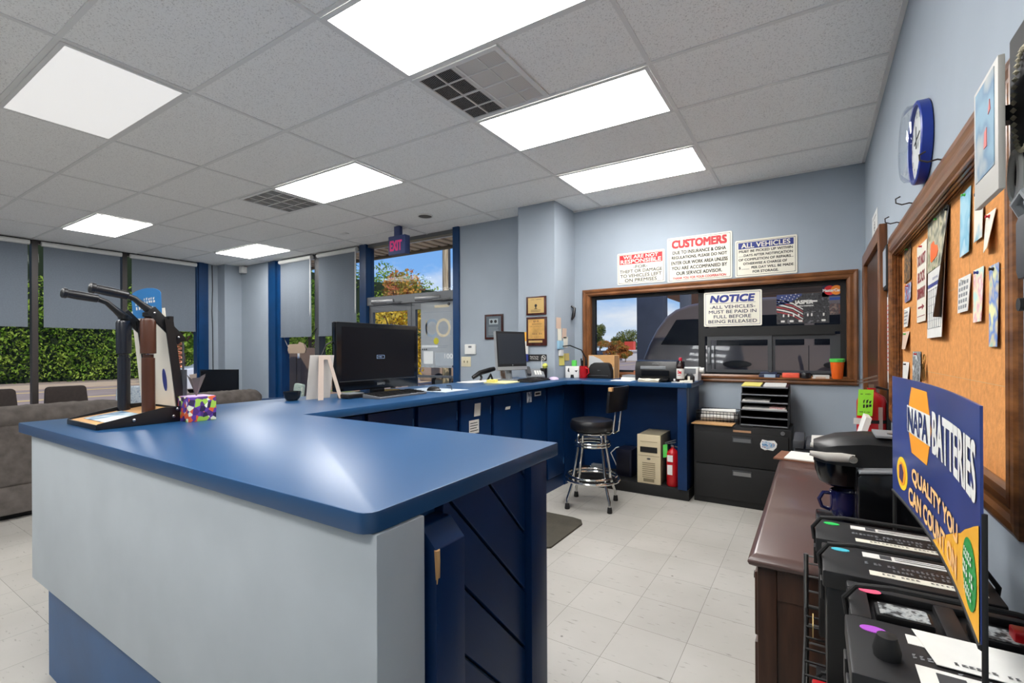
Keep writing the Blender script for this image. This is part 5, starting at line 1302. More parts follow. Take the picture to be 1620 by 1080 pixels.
MB().tube([(x, ky1 + .012, z) for x, z in pts] , [.012, .015, .014, .011, .008], 10).build('lever_handle', mat('silver_satin', (196, 194, 188), .3, metal=.25), t, smooth=True)
hd = a.build('lever_handle', MATS['silver_satin'], t, smooth=True)
a = MB(); a.yprism([(.108, zt2), (.30, zt2), (.30, 1.0), (.118, .978), (.108, .97)], 1.772, 1.838); rv = a.build('water_reservoir', 'blackg', t, bevel=.006)
a = MB(); a.yprism([(.112, .979), (.30, 1.001), (.30, 1.008), (.116, .986)], 1.776, 1.836); a.build('reservoir_lid', 'grey', rv, bevel=.002)
MB().cyl((.10, ky0 - .034, 1.014), (.10, ky0 - .01, 1.014), .011).build('pivot_cap', 'chrome', hd, smooth=True)
a = MB(); a.obox((.24, ym - .02, 1.0085 + .075), (1, 0, 0), (0, 1, 0), (0, 0, 1), .08, .07, .004); a.build('control_plate', 'grey', t, bevel=.002)
a = MB()
for k in range(3): a.cyl((.20 + k * .04, ym - .05, 1.087), (.20 + k * .04, ym - .05, 1.091), .009, n=12)
a.build('button', 'steel', t)
t = thing('coffee_mug', 'dark blue glazed coffee mug under the coffee brewer', 'mug', (.05, 1.90, .786))
mx_, my_ = .085, 1.965
mg = MB().lathe([(.03, 0), (.034, .004), (.043, .03), (.044, .092), (.041, .094), (.038, .09), (.036, .02), (0, .01)], (mx_, my_, .786), 32)
mg.build('cup', mat('cobalt_glaze', (22, 24, 66), .12, coat=.5), t, smooth=True)
MB().tube([(mx_ - .04, my_, .864), (mx_ - .062, my_ - .004, .864), (mx_ - .074, my_ - .006, .841), (mx_ - .066, my_ - .004, .816), (mx_ - .042, my_, .808)], .0065, 8).build('handle', MATS['cobalt_glaze'], t, smooth=True)
t = thing('paper_cup_stack', 'stack of striped paper cups on the credenza behind the coffee brewer', 'cups', (.28, 2.45, zt2))
MB().lathe([(.03, 0), (.042, .16), (.045, .24), (.040, .24), (0, .02)], (.30, 2.45, zt2)).build('cup_stack', blotch('cup_print', [(214, 206, 200), (180, 120, 100), (90, 60, 50)], 24), t, smooth=True)
t = thing('supply_caddy', 'pale caddy of sachets and pens on the credenza behind the coffee brewer', 'caddy', (.24, 2.30, zt2))
MB().box(.17, 2.26, zt2, .26, 2.36, .90).build('caddy_box', mat('caddy_pale', (190, 200, 210), .5), t, bevel=.004)
a = MB()
for k in range(6): a.obox((.18 + k * .014, 2.29 + .01 * (k % 3), .93), (1, .2, 0), (0, 1, 0), (.1 * (k % 3 - 1), 0, 1), .004, .02, .035)
a.build('sachets', blotch('sachet', [(60, 90, 120), (30, 30, 36), (210, 210, 214)], 50), t)
t = thing('letter_holder', 'white papers leaning upright in a black file holder at the far end of the credenza', 'file holder', (.21, 3.12, zt2))
MB().obox((.20, 3.12, .885), (.28, 0, 1), (0, 1, 0), (1, 0, -.28), .125, .09, .012).build('leaning_papers', 'white', t)
a = MB(); a.box(.14, 3.02, zt2, .26, 3.22, .775); a.tube([(.15, 3.03, .775), (.165, 3.03, .87)], .004, 6); a.tube([(.15, 3.21, .775), (.165, 3.21, .87)], .004, 6); a.build('holder_base', 'black', t)
# printer beyond the credenza
t = thing('side_table', 'low dark printer table in the corner beyond the credenza', 'table', (.05, 3.75, 0))
MB().box(-.14, 3.46, .55, .30, 4.02, .575).build('table_top', 'dwood', t, bevel=.003)
for x in (-.12, .27):
    for y in (3.48, 4.0): MB().box(x - .018, y - .018, 0, x + .018, y + .018, .55).build('leg', 'dwood', t)
t = thing('multifunction_printer', 'grey black printer with white papers beyond the far end of the credenza', 'printer', (.06, 3.7, .575))
MB().box(-.11, 3.50, .576, .185, 3.95, .72).build('body', 'black', t, bevel=.012)
MB().box(-.12, 3.55, .722, -.06, 3.92, .775).build('control_panel', 'dgrey', t, bevel=.006)
MB().box(-.05, 3.55, .722, .185, 3.92, .75).build('feeder_tray', 'dgrey', t, bevel=.006)
MB().obox((.08, 3.70, .768), (1, 0, .06), (0, 1, 0), (-.06, 0, 1), .10, .15, .009).build('paper_feed', 'paper', t)
# ------------------------------------------------------------------ battery rack close to the viewer
t = thing('battery_rack', 'black wire display rack holding car batteries beside the credenza', 'display rack', (.15, 1.1, 0))
rx0, rx1, ry0, ry1 = -.022, .335, .62, 1.525
a = MB()
for x in (rx0, rx1):
    for y in (ry0, ry1):
        a = MB(); a.cyl((x, y, 0), (x, y, .80 if y == ry1 else .40), .006, n=10); a.build('upright_post', 'steel', t, smooth=True)
a = MB()
for y in (ry0, ry1):
    for z in (.795, .775, .74, .70, .66, .61, .56, .50, .44, .38):
        if y == ry0 and z > .4: continue
        a.cyl((rx0, y, z), (rx1, y, z), .0028, n=6)
a.build('end_wires', 'steel', t)
for z in (.655, .32):
    a = MB()
    for k in range(18):
        y = ry0 + (ry1 - ry0) * k / 17; a.cyl((rx0, y, z), (rx1, y, z), .003, n=6)
    for x in (rx0, .1, .2, rx1): a.cyl((x, ry0, z - .004), (x, ry1, z - .004), .004, n=6)
    a.build('wire_shelf', 'blackm', t)
embossed = blotch('embossed_print', [(40, 42, 44), (150, 156, 158), (176, 180, 180), (60, 62, 64)], 70)
def battery(label, x0, x1, y0, y1, z0, z1, dot, style, tilt=0):
    t = thing('car_battery', label, 'car battery', ((x0 + x1) / 2, (y0 + y1) / 2, z0), 0, 'car batteries on the wire rack')
    lid = .035
    MB().box(x0 + .006, y0 + .005, z0, x1 - .006, y1 - .005, z1 - lid).build('case', 'black', t, bevel=.006)
    a = MB(); a.box(x0, y0, z1 - lid, x1, y1, z1)
    if style == 'ridge':
        a = MB(); a.box(x0, y0, z1 - lid, x1, y1, z1 - .014)
        for xa, xb in ((x0 + .035, x0 + .125), (x0 + .15, x0 + .24)):
            pass
        a.box(x0, y0, z1 - .014, x1, y0 + .022, z1); a.box(x0, y1 - .03, z1 - .014, x1, y1, z1); a.box(x0, y0 + .022, z1 - .014, x0 + .03, y1 - .03, z1); a.box(x1 - .03, y0 + .022, z1 - .014, x1, y1 - .03, z1); a.box((x0 + x1) / 2 - .014, y0 + .022, z1 - .014, (x0 + x1) / 2 + .014, y1 - .03, z1)
    lo = a.build('lid', mat('battery_lid', (22, 22, 24), .42), t, bevel=.004)
    s = Sheet((x0, y0, z1), (1, 0, 0), (0, 1, 0)); w_, d = x1 - x0, y1 - y0
    q = MB(); s.disc(q, .035, d * .80, .017, .010, 0, .001, 20); dd = q.build('date_dot', dot, t)
    if style == 'ridge':
        q = MB()
        for xa in (x0 + .036, (x0 + x1) / 2 + .02): MB().box(xa, y0 + .035, z1 - .014, xa + w_ / 2 - .06, y0 + d * .52, z1 + .004).build('vent_cap', 'black', t, bevel=.006)
        q = MB(); s.slab(q, .042, .04, w_ / 2 - .03, d * .5, .004, .005); q.build('warning_print', embossed, t); q = MB(); s.slab(q, w_ / 2 + .026, .04, w_ - .046, d * .5, .004, .005); q.build('warning_print', embossed, t)
    else:
        q = MB()
        s.slab(q, .075, d * .70, w_ - .01, d * .86, 0, .001); b_ = q.build('label_strip', 'paper', t)
        q = MB(); s.slab(q, .105, d * .72, .125, d * .84, .001, .0018); s.lines(q, .13, w_ - .02, d * .72, d * .84, 2, .003, .002, .2); q.build('strip_print', 'dgrey', b_)
        q = MB(); s.glyphs(q, .075, w_ - .03, d * .50, .014, 22, .001); s.glyphs(q, .12, w_ - .03, d * .38, .012, 18, .001); q.build('raised_print', 'grey', t)
        q = MB(); s.slab(q, .08, d * .14, w_ - .02, d * .27, 0, .001); c_ = q.build('warning_strip', 'cream', t)
        q = MB(); s.glyphs(q, .10, w_ - .04, d * .205, .008, 18, .002); q.build('strip_print', 'dgrey', c_)
    q = MB(); q.tube([(x0 - .002, y0 + d * .5, z1 - .03), (x0 - .006, y0 + d * .5, z1 + .0), (x0 + .012, y0 + d * .47, z1 + .028), (x0 + .06, y0 + d * .44, z1 + .036), (x1 - .06, y0 + d * .44, z1 + .036), (x1 - .012, y0 + d * .47, z1 + .028), (x1 + .006, y0 + d * .5, z1), (x1 + .002, y0 + d * .5, z1 - .03)], .0048, 8)
    if style != 'label': q.build('strap_handle', 'blackm', t, smooth=True)
    q = MB()
    for yy in (y0 + .02, y0 + d * .5): q.box(x0 - .004, yy, z1 - .07, x0 + .004, yy + .03, z1 - .03)
    q.build('handle_lug', 'black', t, bevel=.002)
    return t, s
gd, td, pd, ud = mat('dot_green', (40, 196, 90), .4), mat('dot_teal', (70, 180, 200), .4), mat('dot_pink', (232, 92, 128), .4), mat('dot_purple', (170, 80, 196), .4)
battery('car battery with green dot, furthest on the rack beside the credenza', .0, .27, 1.355, 1.515, .665, .905, gd, 'strip')
battery('car battery with teal dot, second from the credenza on the rack', .012, .285, 1.165, 1.335, .665, .905, td, 'strip')
battery('car battery with pink dot and recessed caps, third from the credenza', .05, .325, .975, 1.14, .66, .905, pd, 'ridge')
t4, s4 = battery('nearest car battery with purple dot and large white label', .04, .325, .79, .96, .66, .92, ud, 'label')
q = MB(); s4.poly(q, [(.10, .075), (.25, .075), (.25, .165), (.085, .165)], .002, .003); q.build('white_label', 'paper', t4)
q = MB(); s4.slab(q, .075, .01, .25, .06, .002, .003); q.build('lower_label', 'paper', t4)
q = MB(); s4.glyphs(q, .12, .24, .088, .008, 16, .004); s4.slab(q, .095, .02, .125, .05, .003, .004); s4.slab(q, .14, .02, .19, .05, .003, .004); q.build('label_print', 'dgrey', t4)
q = MB(); q.lathe([(.016, 0), (.017, .01), (.012, .03), (0, .032)], (.085, .855, .92), 16); q.build('post_cap', 'blackm', t4, smooth=True)
q = MB(); q.box(.255, 1.02, .906, .29, 1.05, .925); b3 = [o for o in bpy.data.objects if o.get('label', '').startswith('car battery with pink')][0]; q.build('red_terminal_cap', 'redp', b3, bevel=.004)
battery('car battery on the lower rack shelf near the credenza', .0, .26, 1.27, 1.44, .328, .56, mat('dot_white', (220, 220, 214), .5), 'strip')
tt_, ss_ = battery('car battery with red terminal cap on the lower rack shelf', -.012, .27, 1.06, 1.235, .328, .60, mat('dot_amber', (214, 180, 110), .5), 'strip')
q = MB(); q.box(-.008, 1.185, .601, .042, 1.232, .638); q.build('red_terminal_cap', 'redp', tt_, bevel=.005)
# header sign between the two rows
hx, hy0, hy1, hz0, hz1 = .165, .775, 1.53, 1.005, 1.288
t = thing('battery_sign', 'blue and orange batteries header sign on top of the wire rack', 'sign', (hx, 1.15, hz0))
W_, H_ = hy1 - hy0, hz1 - hz0
bd = lambda x, y: -.018 * math.sin(PI * x / W_)
s = Sheet((hx, hy1, hz0), (0, -1, 0), (0, 0, 1), bend=bd)
a = MB(); s.slab(a, 0, 0, W_, H_, -.003, 0, nx=16); brd = a.build('board', mat('napa_blue', (44, 62, 124), .3, var=(3, .25)), t, smooth=True)
a = MB(); a.cyl((hx + .004, hy0 + .001, .80), (hx + .004, hy0 + .001, 1.16), .003); a.cyl((hx + .004, hy1 + .003, .80), (hx + .004, hy1 + .003, 1.21), .004); a.tube([s.p(W_ * k / 16, -.004, -.001) for k in range(17)], .004, 6); a.build('sign_frame', 'blackm', t)
def curved(mb, fn):
    """build flat art, sub-divided so that it follows the bent board"""
    return mb
og = mat('napa_orange', (244, 160, 40), .45); wh = M['white']
a = MB(); s.poly(a, [(.19, .268), (.325, .268), (.365, .197), (.325, .126), (.19, .126), (.15, .197)], .0003, .0008); a.build('logo_hexagon', og, t)
a = MB(); s.slab(a, .155, .168, .36, .226, .0012, .0016); a.build('logo_band', wh, t)
a = MB(); s.text(a, 'NAPA', .257, .197, .175, .05, .0034, .018); a.build('logo_lettering', mat('napa_navy', (26, 44, 98), .5), t)
a = MB(); bod = 'BATTERIES'
s.text(a, bod, .555, .198, .355, .074, .0012, .022)
a.build('white_lettering', wh, t)
a = MB()
for ln, y, x0, x1, hh in (('QUALITY YOU', .078, .20, .60, .034), ('CAN COUNT ON', .030, .17, .59, .034)):
    s.text(a, ln, (x0 + x1) / 2, y, x1 - x0, hh, .0022, .03)
a.build('orange_lettering', mat('slogan_orange', (250, 196, 130), .5), t)
a = MB(); s.disc(a, .10, .06, .05, .038, .0003, .0008); rb = a.build('round_badge', mat('badge_yellow', (246, 204, 40), .5), t)
a = MB(); s.disc(a, .10, .06, .034, .027, .0012, .0016); a.build('badge_ring', og, rb)
a = MB(); s.poly(a, [(.08, .046), (.11, .04), (.12, .066), (.10, .082), (.082, .076)], .002, .0024); a.build('badge_picture', mat('badge_dark', (70, 50, 90), .5), rb)
a = MB(); ed = [(.375, 0), (.42, .018), (.46, .034), (.50, .05), (.54, .064), (.58, .078), (.62, .09), (.655, .106), (W_ - .06, .12), (W_ - .03, .131), (W_ - .002, .14)]
for (ua, va), (ub, vb) in zip(ed, ed[1:]): a.quad(s.p(ua, 0, .0012), s.p(ub, 0, .0012), s.p(ub, vb, .0012), s.p(ua, va, .0012))
a; a.build('yellow_corner', mat('corner_amber', (232, 170, 44), .45, var=(6, .2)), t)
a = MB(); s.disc(a, W_ - .062, .06, .05, .045, .0018, .0023); cr_ = a.build('green_roundel', mat('roundel_green', (30, 140, 62), .45), t)
a = MB(); s.glyphs(a, W_ - .092, W_ - .035, .082, .017, 5, .0036); s.glyphs(a, W_ - .10, W_ - .026, .06, .02, 6, .0036); s.glyphs(a, W_ - .092, W_ - .035, .037, .017, 5, .0036); a.build('roundel_print', wh, cr_)

tag(MB().obox((-.006, 1.36, .69), (0, 1, .25), (1, 0, 0), (0, -.25, 1), .022, .001, .016).build('price_tag', mat('tag_amber', (206, 176, 112), .7)), 'small amber tag hanging at the rack front below the green dot battery', 'tag')
# ------------------------------------------------------------------ lounge
def sofa(label, y0, y1):
    t = thing('sofa', label, 'sofa', (-5.95, (y0 + y1) / 2, 0), 0, 'brown velour sofas with their backs to the counter')
    xb, xf = -5.53, -6.42
    MB().box(xf + .03, y0 + .03, 0, xb - .04, y1 - .03, .07).build('plinth', 'blackm', t)
    MB().box(xf, y0, .06, xb - .01, y1, .27).build('base', 'velvet', t, bevel=.03, seg=3)
    a = MB(); a.xprism([(0, 0), (1, 0)], 0, 0) if 0 else a.yprism([(xb - .03, .27), (xb - .03, .05), (xb + .05, .05), (xb + .03, .22), (xb + .0, .27)], y0, y1); a.build('skirt', 'velvet', t, bevel=.015)
    a = MB(); a.box(xb - .20, y0 + .01, .262, xb, y1 - .01, .80); a.build('back_panel', 'velvet', t, bevel=.03, seg=3)
    a = MB(); rs = []; n = 40
    for i in range(n + 1):
        u = i / n; y = y0 - .02 + (y1 - y0 + .04) * u
        r = .105 * (1 - .55 * (abs(2 * u - 1) ** 14)) * (1 + .025 * math.sin(i * 2.7) + .02 * math.sin(i * 1.1))
        rs.append([(xb - .10 + r * 1.15 * math.cos(2 * PI * k / 16), y, .815 + r * math.sin(2 * PI * k / 16)) for k in range(16)])
    a.rings(rs); a.build('rolled_top', 'velvet', t, smooth=True)
    m_ = (y0 + y1) / 2
    for ya, yb in ((y0 + .22, m_ - .005), (m_ + .005, y1 - .22)):
        MB().box(xf + .02, ya, .27, xb - .22, yb, .44).build('seat_cushion', 'velvet', t, bevel=.04, seg=3)
        MB().obox((xb - .27, (ya + yb) / 2, .63), (.2, 0, 1), (0, 1, 0), (1, 0, -.2), .22, (yb - ya) / 2, .07).build('back_cushion', 'velvet', t, bevel=.04, seg=3)
    for ya, yb in ((y0, y0 + .21), (y1 - .21, y1)):
        MB().box(xf, ya, .262, xb - .2, yb, .60).build('armrest', 'velvet', t, bevel=.06, seg=3)
sofa('near grey brown rolled back sofa at the left edge behind the counter', .20, 1.87)
sofa('far grey brown rolled back sofa beyond the tissue box', 2.15, 3.19)
def chair(label, x, y, rz, fab, metal, group, arms=False):
    t = thing('waiting_chair', label, 'chair', (x, y, 0), rz, group)
    MB().box(-.23, -.23, .40, .23, .23, .47).build('seat', fab, t, world=False, bevel=.02)
    pl = []
    for cx, cz, a0 in ((.19, .53, -90), (.17, .84, 0), (-.17, .84, 90), (-.19, .53, 180)):
        for k in range(5): an = R(a0 + 22.5 * k); pl.append((cx + .05 * math.cos(an), cz + .05 * math.sin(an)))
    a = MB(); a.prism(pl, (.20, .25), lambda u, v, w_: (u, w_ + .12 * (v - .5) + .25 * u * u * -1 + .01, v)); a.build('backrest', fab, t, world=False, bevel=.012)
    for sx_ in (-1, 1):
        for yy in (-.2, .2):
            MB().tube([(sx_ * .21, yy, .41), (sx_ * .22, yy * 1.1, 0)], .012, 8).build('leg', metal, t, world=False)
        if arms:
            MB().tube([(sx_ * .26, .22, .45), (sx_ * .27, .2, .64), (sx_ * .27, .1, .665), (sx_ * .27, -.22, .655), (sx_ * .26, -.24, .45)], .013, 8).build('arm_tube', metal, t, world=False, smooth=True)
            MB().box(sx_ * .27 - .025, -.2, .66, sx_ * .27 + .025, .12, .685).build('arm_pad', 'blue' if 0 else M['bluejamb'], t, world=False, bevel=.01)
    return t
chair('dark brown lounge chair by the left window, at the photo edge', -8.62, 1.58, R(90), 'dfab', 'bronze', 'dark chairs along the window')
chair('dark brown lounge chair by the left window right of the mullion', -8.62, 2.30, R(90), 'dfab', 'bronze', 'dark chairs along the window')
gp = blotch('green_pattern', [(150, 170, 160), (176, 186, 174), (120, 146, 142), (196, 200, 190)], 26)
chair('pale green patterned armchair with blue arms below the hanging sign', -6.42, 3.95, R(-20), gp, 'alu', 'patterned armchairs', True)
chair('pale blue patterned armchair behind the shock absorber stand', -7.75, 2.75, R(75), blotch('bluegrey_pattern', [(140, 152, 164), (168, 176, 182), (110, 124, 140)], 26), 'alu', 'patterned armchairs', True)
t = thing('small_television', 'black flat television in the alcove corner by the blue post', 'television', (-8.45, 4.12, 0))
U = Vector((.8, .45, 0)).normalized(); s = Sheet(Vector((-8.45, 4.12, .68)) - U * .33, U, (0, 0, 1))
a = MB(); s.slab(a, 0, 0, .66, .385, -.04, 0); a.build('casing', 'blackg', t, bevel=.006)
a = MB(); s.slab(a, .02, .03, .64, .365, 0, .001); a.build('screen', 'screen', t)
a = MB(); s.slab(a, .28, -.08, .38, .02, -.04, -.01); s.slab(a, .18, -.085, .48, -.075, -.12, .08); a.build('stand', 'black', t)
t = thing('television_table', 'low dark table under the small television in the alcove', 'table', (-8.45, 4.15, 0))
MB().box(-8.85, 3.90, .56, -8.05, 4.40, .595).build('table_top', 'dwood', t, bevel=.004)
for x in (-8.82, -8.10):
    for y in (3.93, 4.37): MB().box(x - .02, y - .02, 0, x + .02, y + .02, .56).build('leg', 'dwood', t)
# poster and decals on the right door, hanging sign in the front window, exit sign
t = thing('door_poster', 'translucent poster seen from behind on the right entrance door', 'poster', (-4.25, 4.845, 1.57))
s = back_sheet(-4.55, 4.846, 1.135); a = MB(); s.slab(a, 0, 0, .60, .87, -.002, 0); pb = fabric_translucent('poster_back', (196, 202, 206), .45, (8, .05)); a.build('poster_sheet', pb, t)
a = MB(); s.ring(a, .20, .53, .125, .035, .001); a.build('blue_ring', mat('faint_blue', (140, 158, 176), .7), t)
a = MB(); s.ring(a, .40, .53, .125, .035, .0014); s.slab(a, .25, .80, .50, .835, 0, .001); s.slab(a, .09, .44, .115, .64, 0, .001); a.build('tan_ring', mat('faint_tan', (206, 196, 170), .7), t)
a = MB(); s.disc(a, .275, .355, .045, d0=.001, d1=.002); a.build('yellow_disc', mat('olive_yellow', (190, 184, 40), .6), t)
a = MB(); s.slab(a, .05, .74, .55, .745, 0, .001); s.slab(a, .515, .43, .535, .64, 0, .001); s.slab(a, .26, .03, .58, .20, 0, .001); s.lines(a, .04, .5, .26, .30, 2, .006, .0012)
a.build('faint_print', mat('faint_grey', (164, 174, 184), .7), t)
a = MB(); s.text(a, '100', .49, .155, .14, .06, .002, .03); s.slab(a, .05, .05, .22, .22, .001, .002); s.slab(a, .02, .27, .30, .30, .001, .002); a.build('pale_print', mat('faint_white', (222, 226, 228), .7), t)
a = MB(); s.disc(a, .50, .84, .018, d0=0, d1=.01); s.disc(a, .57, .02, .016, d0=0, d1=.01)
for k in range(3): s.slab(a, .02 + .035 * k, .235, .042 + .035 * k, .255, .001, .002)
a.build('suction_cup', 'dgrey', t)
t = thing('exit_sign', 'dark blue exit sign box with red letters hanging from the ceiling by the doors', 'exit sign', (-4.43, 4.30, CH))
U = Vector((1, .0, 0)); s = Sheet((-4.575, 4.285, 2.575), U, (0, 0, 1)); a = MB(); s.slab(a, 0, 0, .29, .235, -.09, 0); a.build('housing', mat('exit_blue', (52, 66, 110), .4), t, bevel=.006)
a = MB(); s.text(a, 'EXIT', .135, .11, .20, .12, .003, .03); a.build('lettering', mat('exit_red', (190, 50, 110), .4, emit=.25), t)
a = MB(); a.box(-4.50, 4.31, 2.81, -4.40, 4.36, CH - .006); a.build('ceiling_mount', MATS['exit_blue'], t, bevel=.006)
t = thing('open_sign_board', 'brown cardboard sign hanging on cords in the front window below the blind', 'hanging sign', (-7.28, 4.80, 1.42))
s = back_sheet(-7.56, 4.80, 1.33); a = MB(); s.poly(a, [(.05, .0), (.45, .0), (.52, .03), (.525, .11), (.49, .15), (.38, .18), (.33, .19), (.32, .155), (.08, .155), (.03, .14), (.02, .05)], 0, .012); a.build('board', mat('board_brown', (160, 140, 122), .7), t)
a = MB(); a.tube([(-7.78, 4.835, 1.68), (-7.60, 4.80, 1.51), (-7.52, 4.79, 1.42)], .006, 6); a.tube([(-6.80, 4.83, 1.74), (-7.0, 4.80, 1.56), (-7.08, 4.79, 1.48), (-7.03, 4.79, 1.40), (-7.05, 4.79, 1.35)], .006, 6); a.build('hanging_cord', 'black', t)

# ------------------------------------------------------------------ outside
GZ = -.12
asph = mat('pale_asphalt', (166, 146, 132), .9, var=(1.2, .12)); conc = mat('sunlit_concrete', (206, 180, 150), .9, var=(1.5, .08))
struct(MB().box(-90, -60, GZ - .2, 60, 110, GZ).build('ground', asph))
struct(MB().box(-30, -60, GZ, -26.5, 110, GZ + .02).build('trim_8', conc))
a = MB(); a.box(-20.6, -60, GZ, -20.3, 110, GZ + .012); a.box(-16.0, -60, GZ, -15.85, 110, GZ + .012); a.box(-24.6, -60, GZ, -24.4, 110, GZ + .012)
struct(a.build('trim_9', mat('road_line', (226, 196, 130), .8)))
struct(MB().box(-12.2, 5.1, GZ, 3, 6.4, GZ + .1).build('trim_10', conc))
lawn = mat('dry_lawn', (120, 132, 60), .95, var=(1.4, .3), bump=(40, .6))
struct(MB().box(-16, 9.5, GZ, -8.2, 12.6, GZ + .06).build('lawn', lawn))
# canopy over the walkway
cn = MB(); cn.box(-9.2, 5.1, 3.0, -2.6, 5.70, 3.1); cn.box(-9.2, 5.62, 2.93, -2.6, 5.70, 3.1)
t = thing('entrance_canopy', 'ribbed tan metal canopy over the entrance walkway outside the doors', 'canopy', (-5.9, 5.4, 3.0))
cn.build('canopy_frame', mat('canopy_edge', (128, 112, 90), .6), t)
a = MB()
for k in range(34):
    x = -9.2 + .19 * k; a.box(x, 5.1, 2.965, x + .11, 5.62, 3.0)
a.build('soffit_ribs', mat('soffit_tan', (240, 220, 190), .7), t)
struct(MB().box(XL - .4, YF - .4, CH + .12, XR + .4, YB + .3, CH + .5).build('roof', 'dgrey'))
# foliage
def leafmat(n, cs):
    m = blotch(n, cs, .9, .8, 6); b = m.node_tree.nodes['Principled BSDF']; b.inputs['Specular IOR Level'].default_value = .1
    t_ = m.node_tree; o = t_.nodes['Material Output']; ts = t_.nodes.new('ShaderNodeBsdfTranslucent')
    r = [n_ for n_ in t_.nodes if n_.type == 'VALTORGB'][0]; t_.links.new(r.outputs[0], ts.inputs[0])
    mi = t_.nodes.new('ShaderNodeMixShader'); mi.inputs[0].default_value = .35; t_.links.new(b.outputs[0], mi.inputs[1]); t_.links.new(ts.outputs[0], mi.inputs[2]); t_.links.new(mi.outputs[0], o.inputs[0])
    return m
LG = leafmat('leaf_green', [(58, 88, 32), (112, 150, 54), (176, 200, 90), (80, 116, 44)])
LY = leafmat('leaf_yellow', [(150, 120, 30), (220, 180, 50), (236, 206, 90), (120, 124, 44)])
LO = leafmat('leaf_autumn', [(190, 110, 70), (220, 160, 80), (150, 150, 70), (206, 120, 90), (226, 200, 120)])
LD = leafmat('leaf_dark', [(50, 70, 34), (96, 110, 50), (140, 140, 76), (70, 90, 44)])
LR = leafmat('leaf_rust', [(150, 96, 50), (190, 120, 60), (120, 120, 56), (210, 150, 80)])
def leaves(mb, c, rx, ry, rz, n, size, rnd):
    for _ in range(n):
        while True:
            p = Vector((rnd.uniform(-1, 1), rnd.uniform(-1, 1), rnd.uniform(-1, 1)))
            if .25 < p.length < 1: break
        p = Vector((c[0] + p.x * rx, c[1] + p.y * ry, c[2] + p.z * rz))
        u = Vector((rnd.uniform(-1, 1), rnd.uniform(-1, 1), rnd.uniform(-1, 1))).normalized(); v = u.orthogonal().normalized(); q = size * rnd.uniform(.6, 1.3)
        mb.quad(p - u * q, p - v * q * .5, p + u * q, p + v * q * .5)
def tree(label, x, y, h, r, m_, n, size, seed, trunk_h=.4, group='trees outside the shop'):
    rnd = random.Random(seed); t = thing('tree', label, 'tree', (x, y, GZ), 0, group)
    a = MB(); a.tube([(x, y, GZ), (x + .1, y, GZ + h * .3), (x - .05, y, GZ + h * .75)], [h * .028, h * .02, h * .008], 8)
    for k in range(5):
        an = k * 1.3; a.tube([(x, y, GZ + h * (.3 + .08 * k)), (x + r * .55 * math.cos(an), y + r * .55 * math.sin(an), GZ + h * (.5 + .08 * k))], [h * .012, h * .004], 6)
    a.build('trunk', mat('bark', (92, 76, 62), .9), t)
    f = MB()
    for k in range(9):
        an = rnd.uniform(0, 2 * PI); q = rnd.uniform(.1, .6) * r; z = GZ + h * (trunk_h + (1 - trunk_h) * rnd.uniform(.15, .85))
        leaves(f, (x + q * math.cos(an), y + q * math.sin(an), z), r * .5, r * .5, h * .16, n // 9, size, rnd)
    f.build('foliage', m_, t)
tree('orange and yellow autumn tree beyond the transom window at left', -14.6, 14.2, 4.75, 1.15, LO, 2600, .075, 1, .35)
tree('yellow leaved tree behind the left entrance door', -11.8, 11.2, 3.2, 1.3, LY, 4200, .07, 2, .12)
tree('yellow tree behind the poster on the right entrance door', -8.9, 12.0, 3.3, 1.0, LY, 2400, .075, 3, .15)
tree('small green yellow tree behind the wooden utility pole', -15.9, 20.5, 5.0, 1.25, LY, 2400, .09, 4)
tree('green tree seen below the blind in the front window', -22.5, 15.5, 5.0, 2.4, LG, 3000, .12, 5, .2)
tree('broad green tree further left in the front window', -26, 11.0, 5.5, 2.6, LG, 3000, .13, 6, .15)
rnd = random.Random(11)
hd = MB()
for k in range(46):
    y = -14 + k * 1.15; leaves(hd, (-32.5 + rnd.uniform(-.5, .5), y, GZ + 1.2 + rnd.uniform(0, .3)), 1.3, 1.1, 1.5, 700, .085, rnd); leaves(hd, (-33 + rnd.uniform(-.7, .7), y, GZ + 3.6 + rnd.uniform(-.4, .6)), 1.7, 1.2, 1.7, 700, .095, rnd); leaves(hd, (-34 + rnd.uniform(-.9, .9), y, GZ + 6.6 + rnd.uniform(-.6, .9)), 1.9, 1.3, 2.4, 420, .14, rnd)
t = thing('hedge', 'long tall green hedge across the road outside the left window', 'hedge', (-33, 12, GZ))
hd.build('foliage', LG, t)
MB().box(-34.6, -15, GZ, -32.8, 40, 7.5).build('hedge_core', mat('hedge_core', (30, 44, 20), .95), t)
for k, (x, y, h, r, m_, s_) in enumerate(((-31.5, 78, 6.6, 1.5, LD, 'tall slim pine at the left of the service window view'), (-28.4, 79, 4.7, 1.7, LD, 'rounded dark tree behind the red roofed building'),
        (-25.2, 76, 5.2, 2.4, LD, 'broad olive tree beside the outside pillar'), (-23.4, 62, 2.9, 1.9, LR, 'low rust coloured tree in the service window view'), (-20.0, 58, 2.1, 1.3, LR, 'low orange shrub tree in front of the parked cars'), (-36.6, 80, 5.2, 2, LD, 'dark tree at the far left of the service window view'))):
    tree(s_, x, y, h, r, m_, 2400, .13, 20 + k, .2)
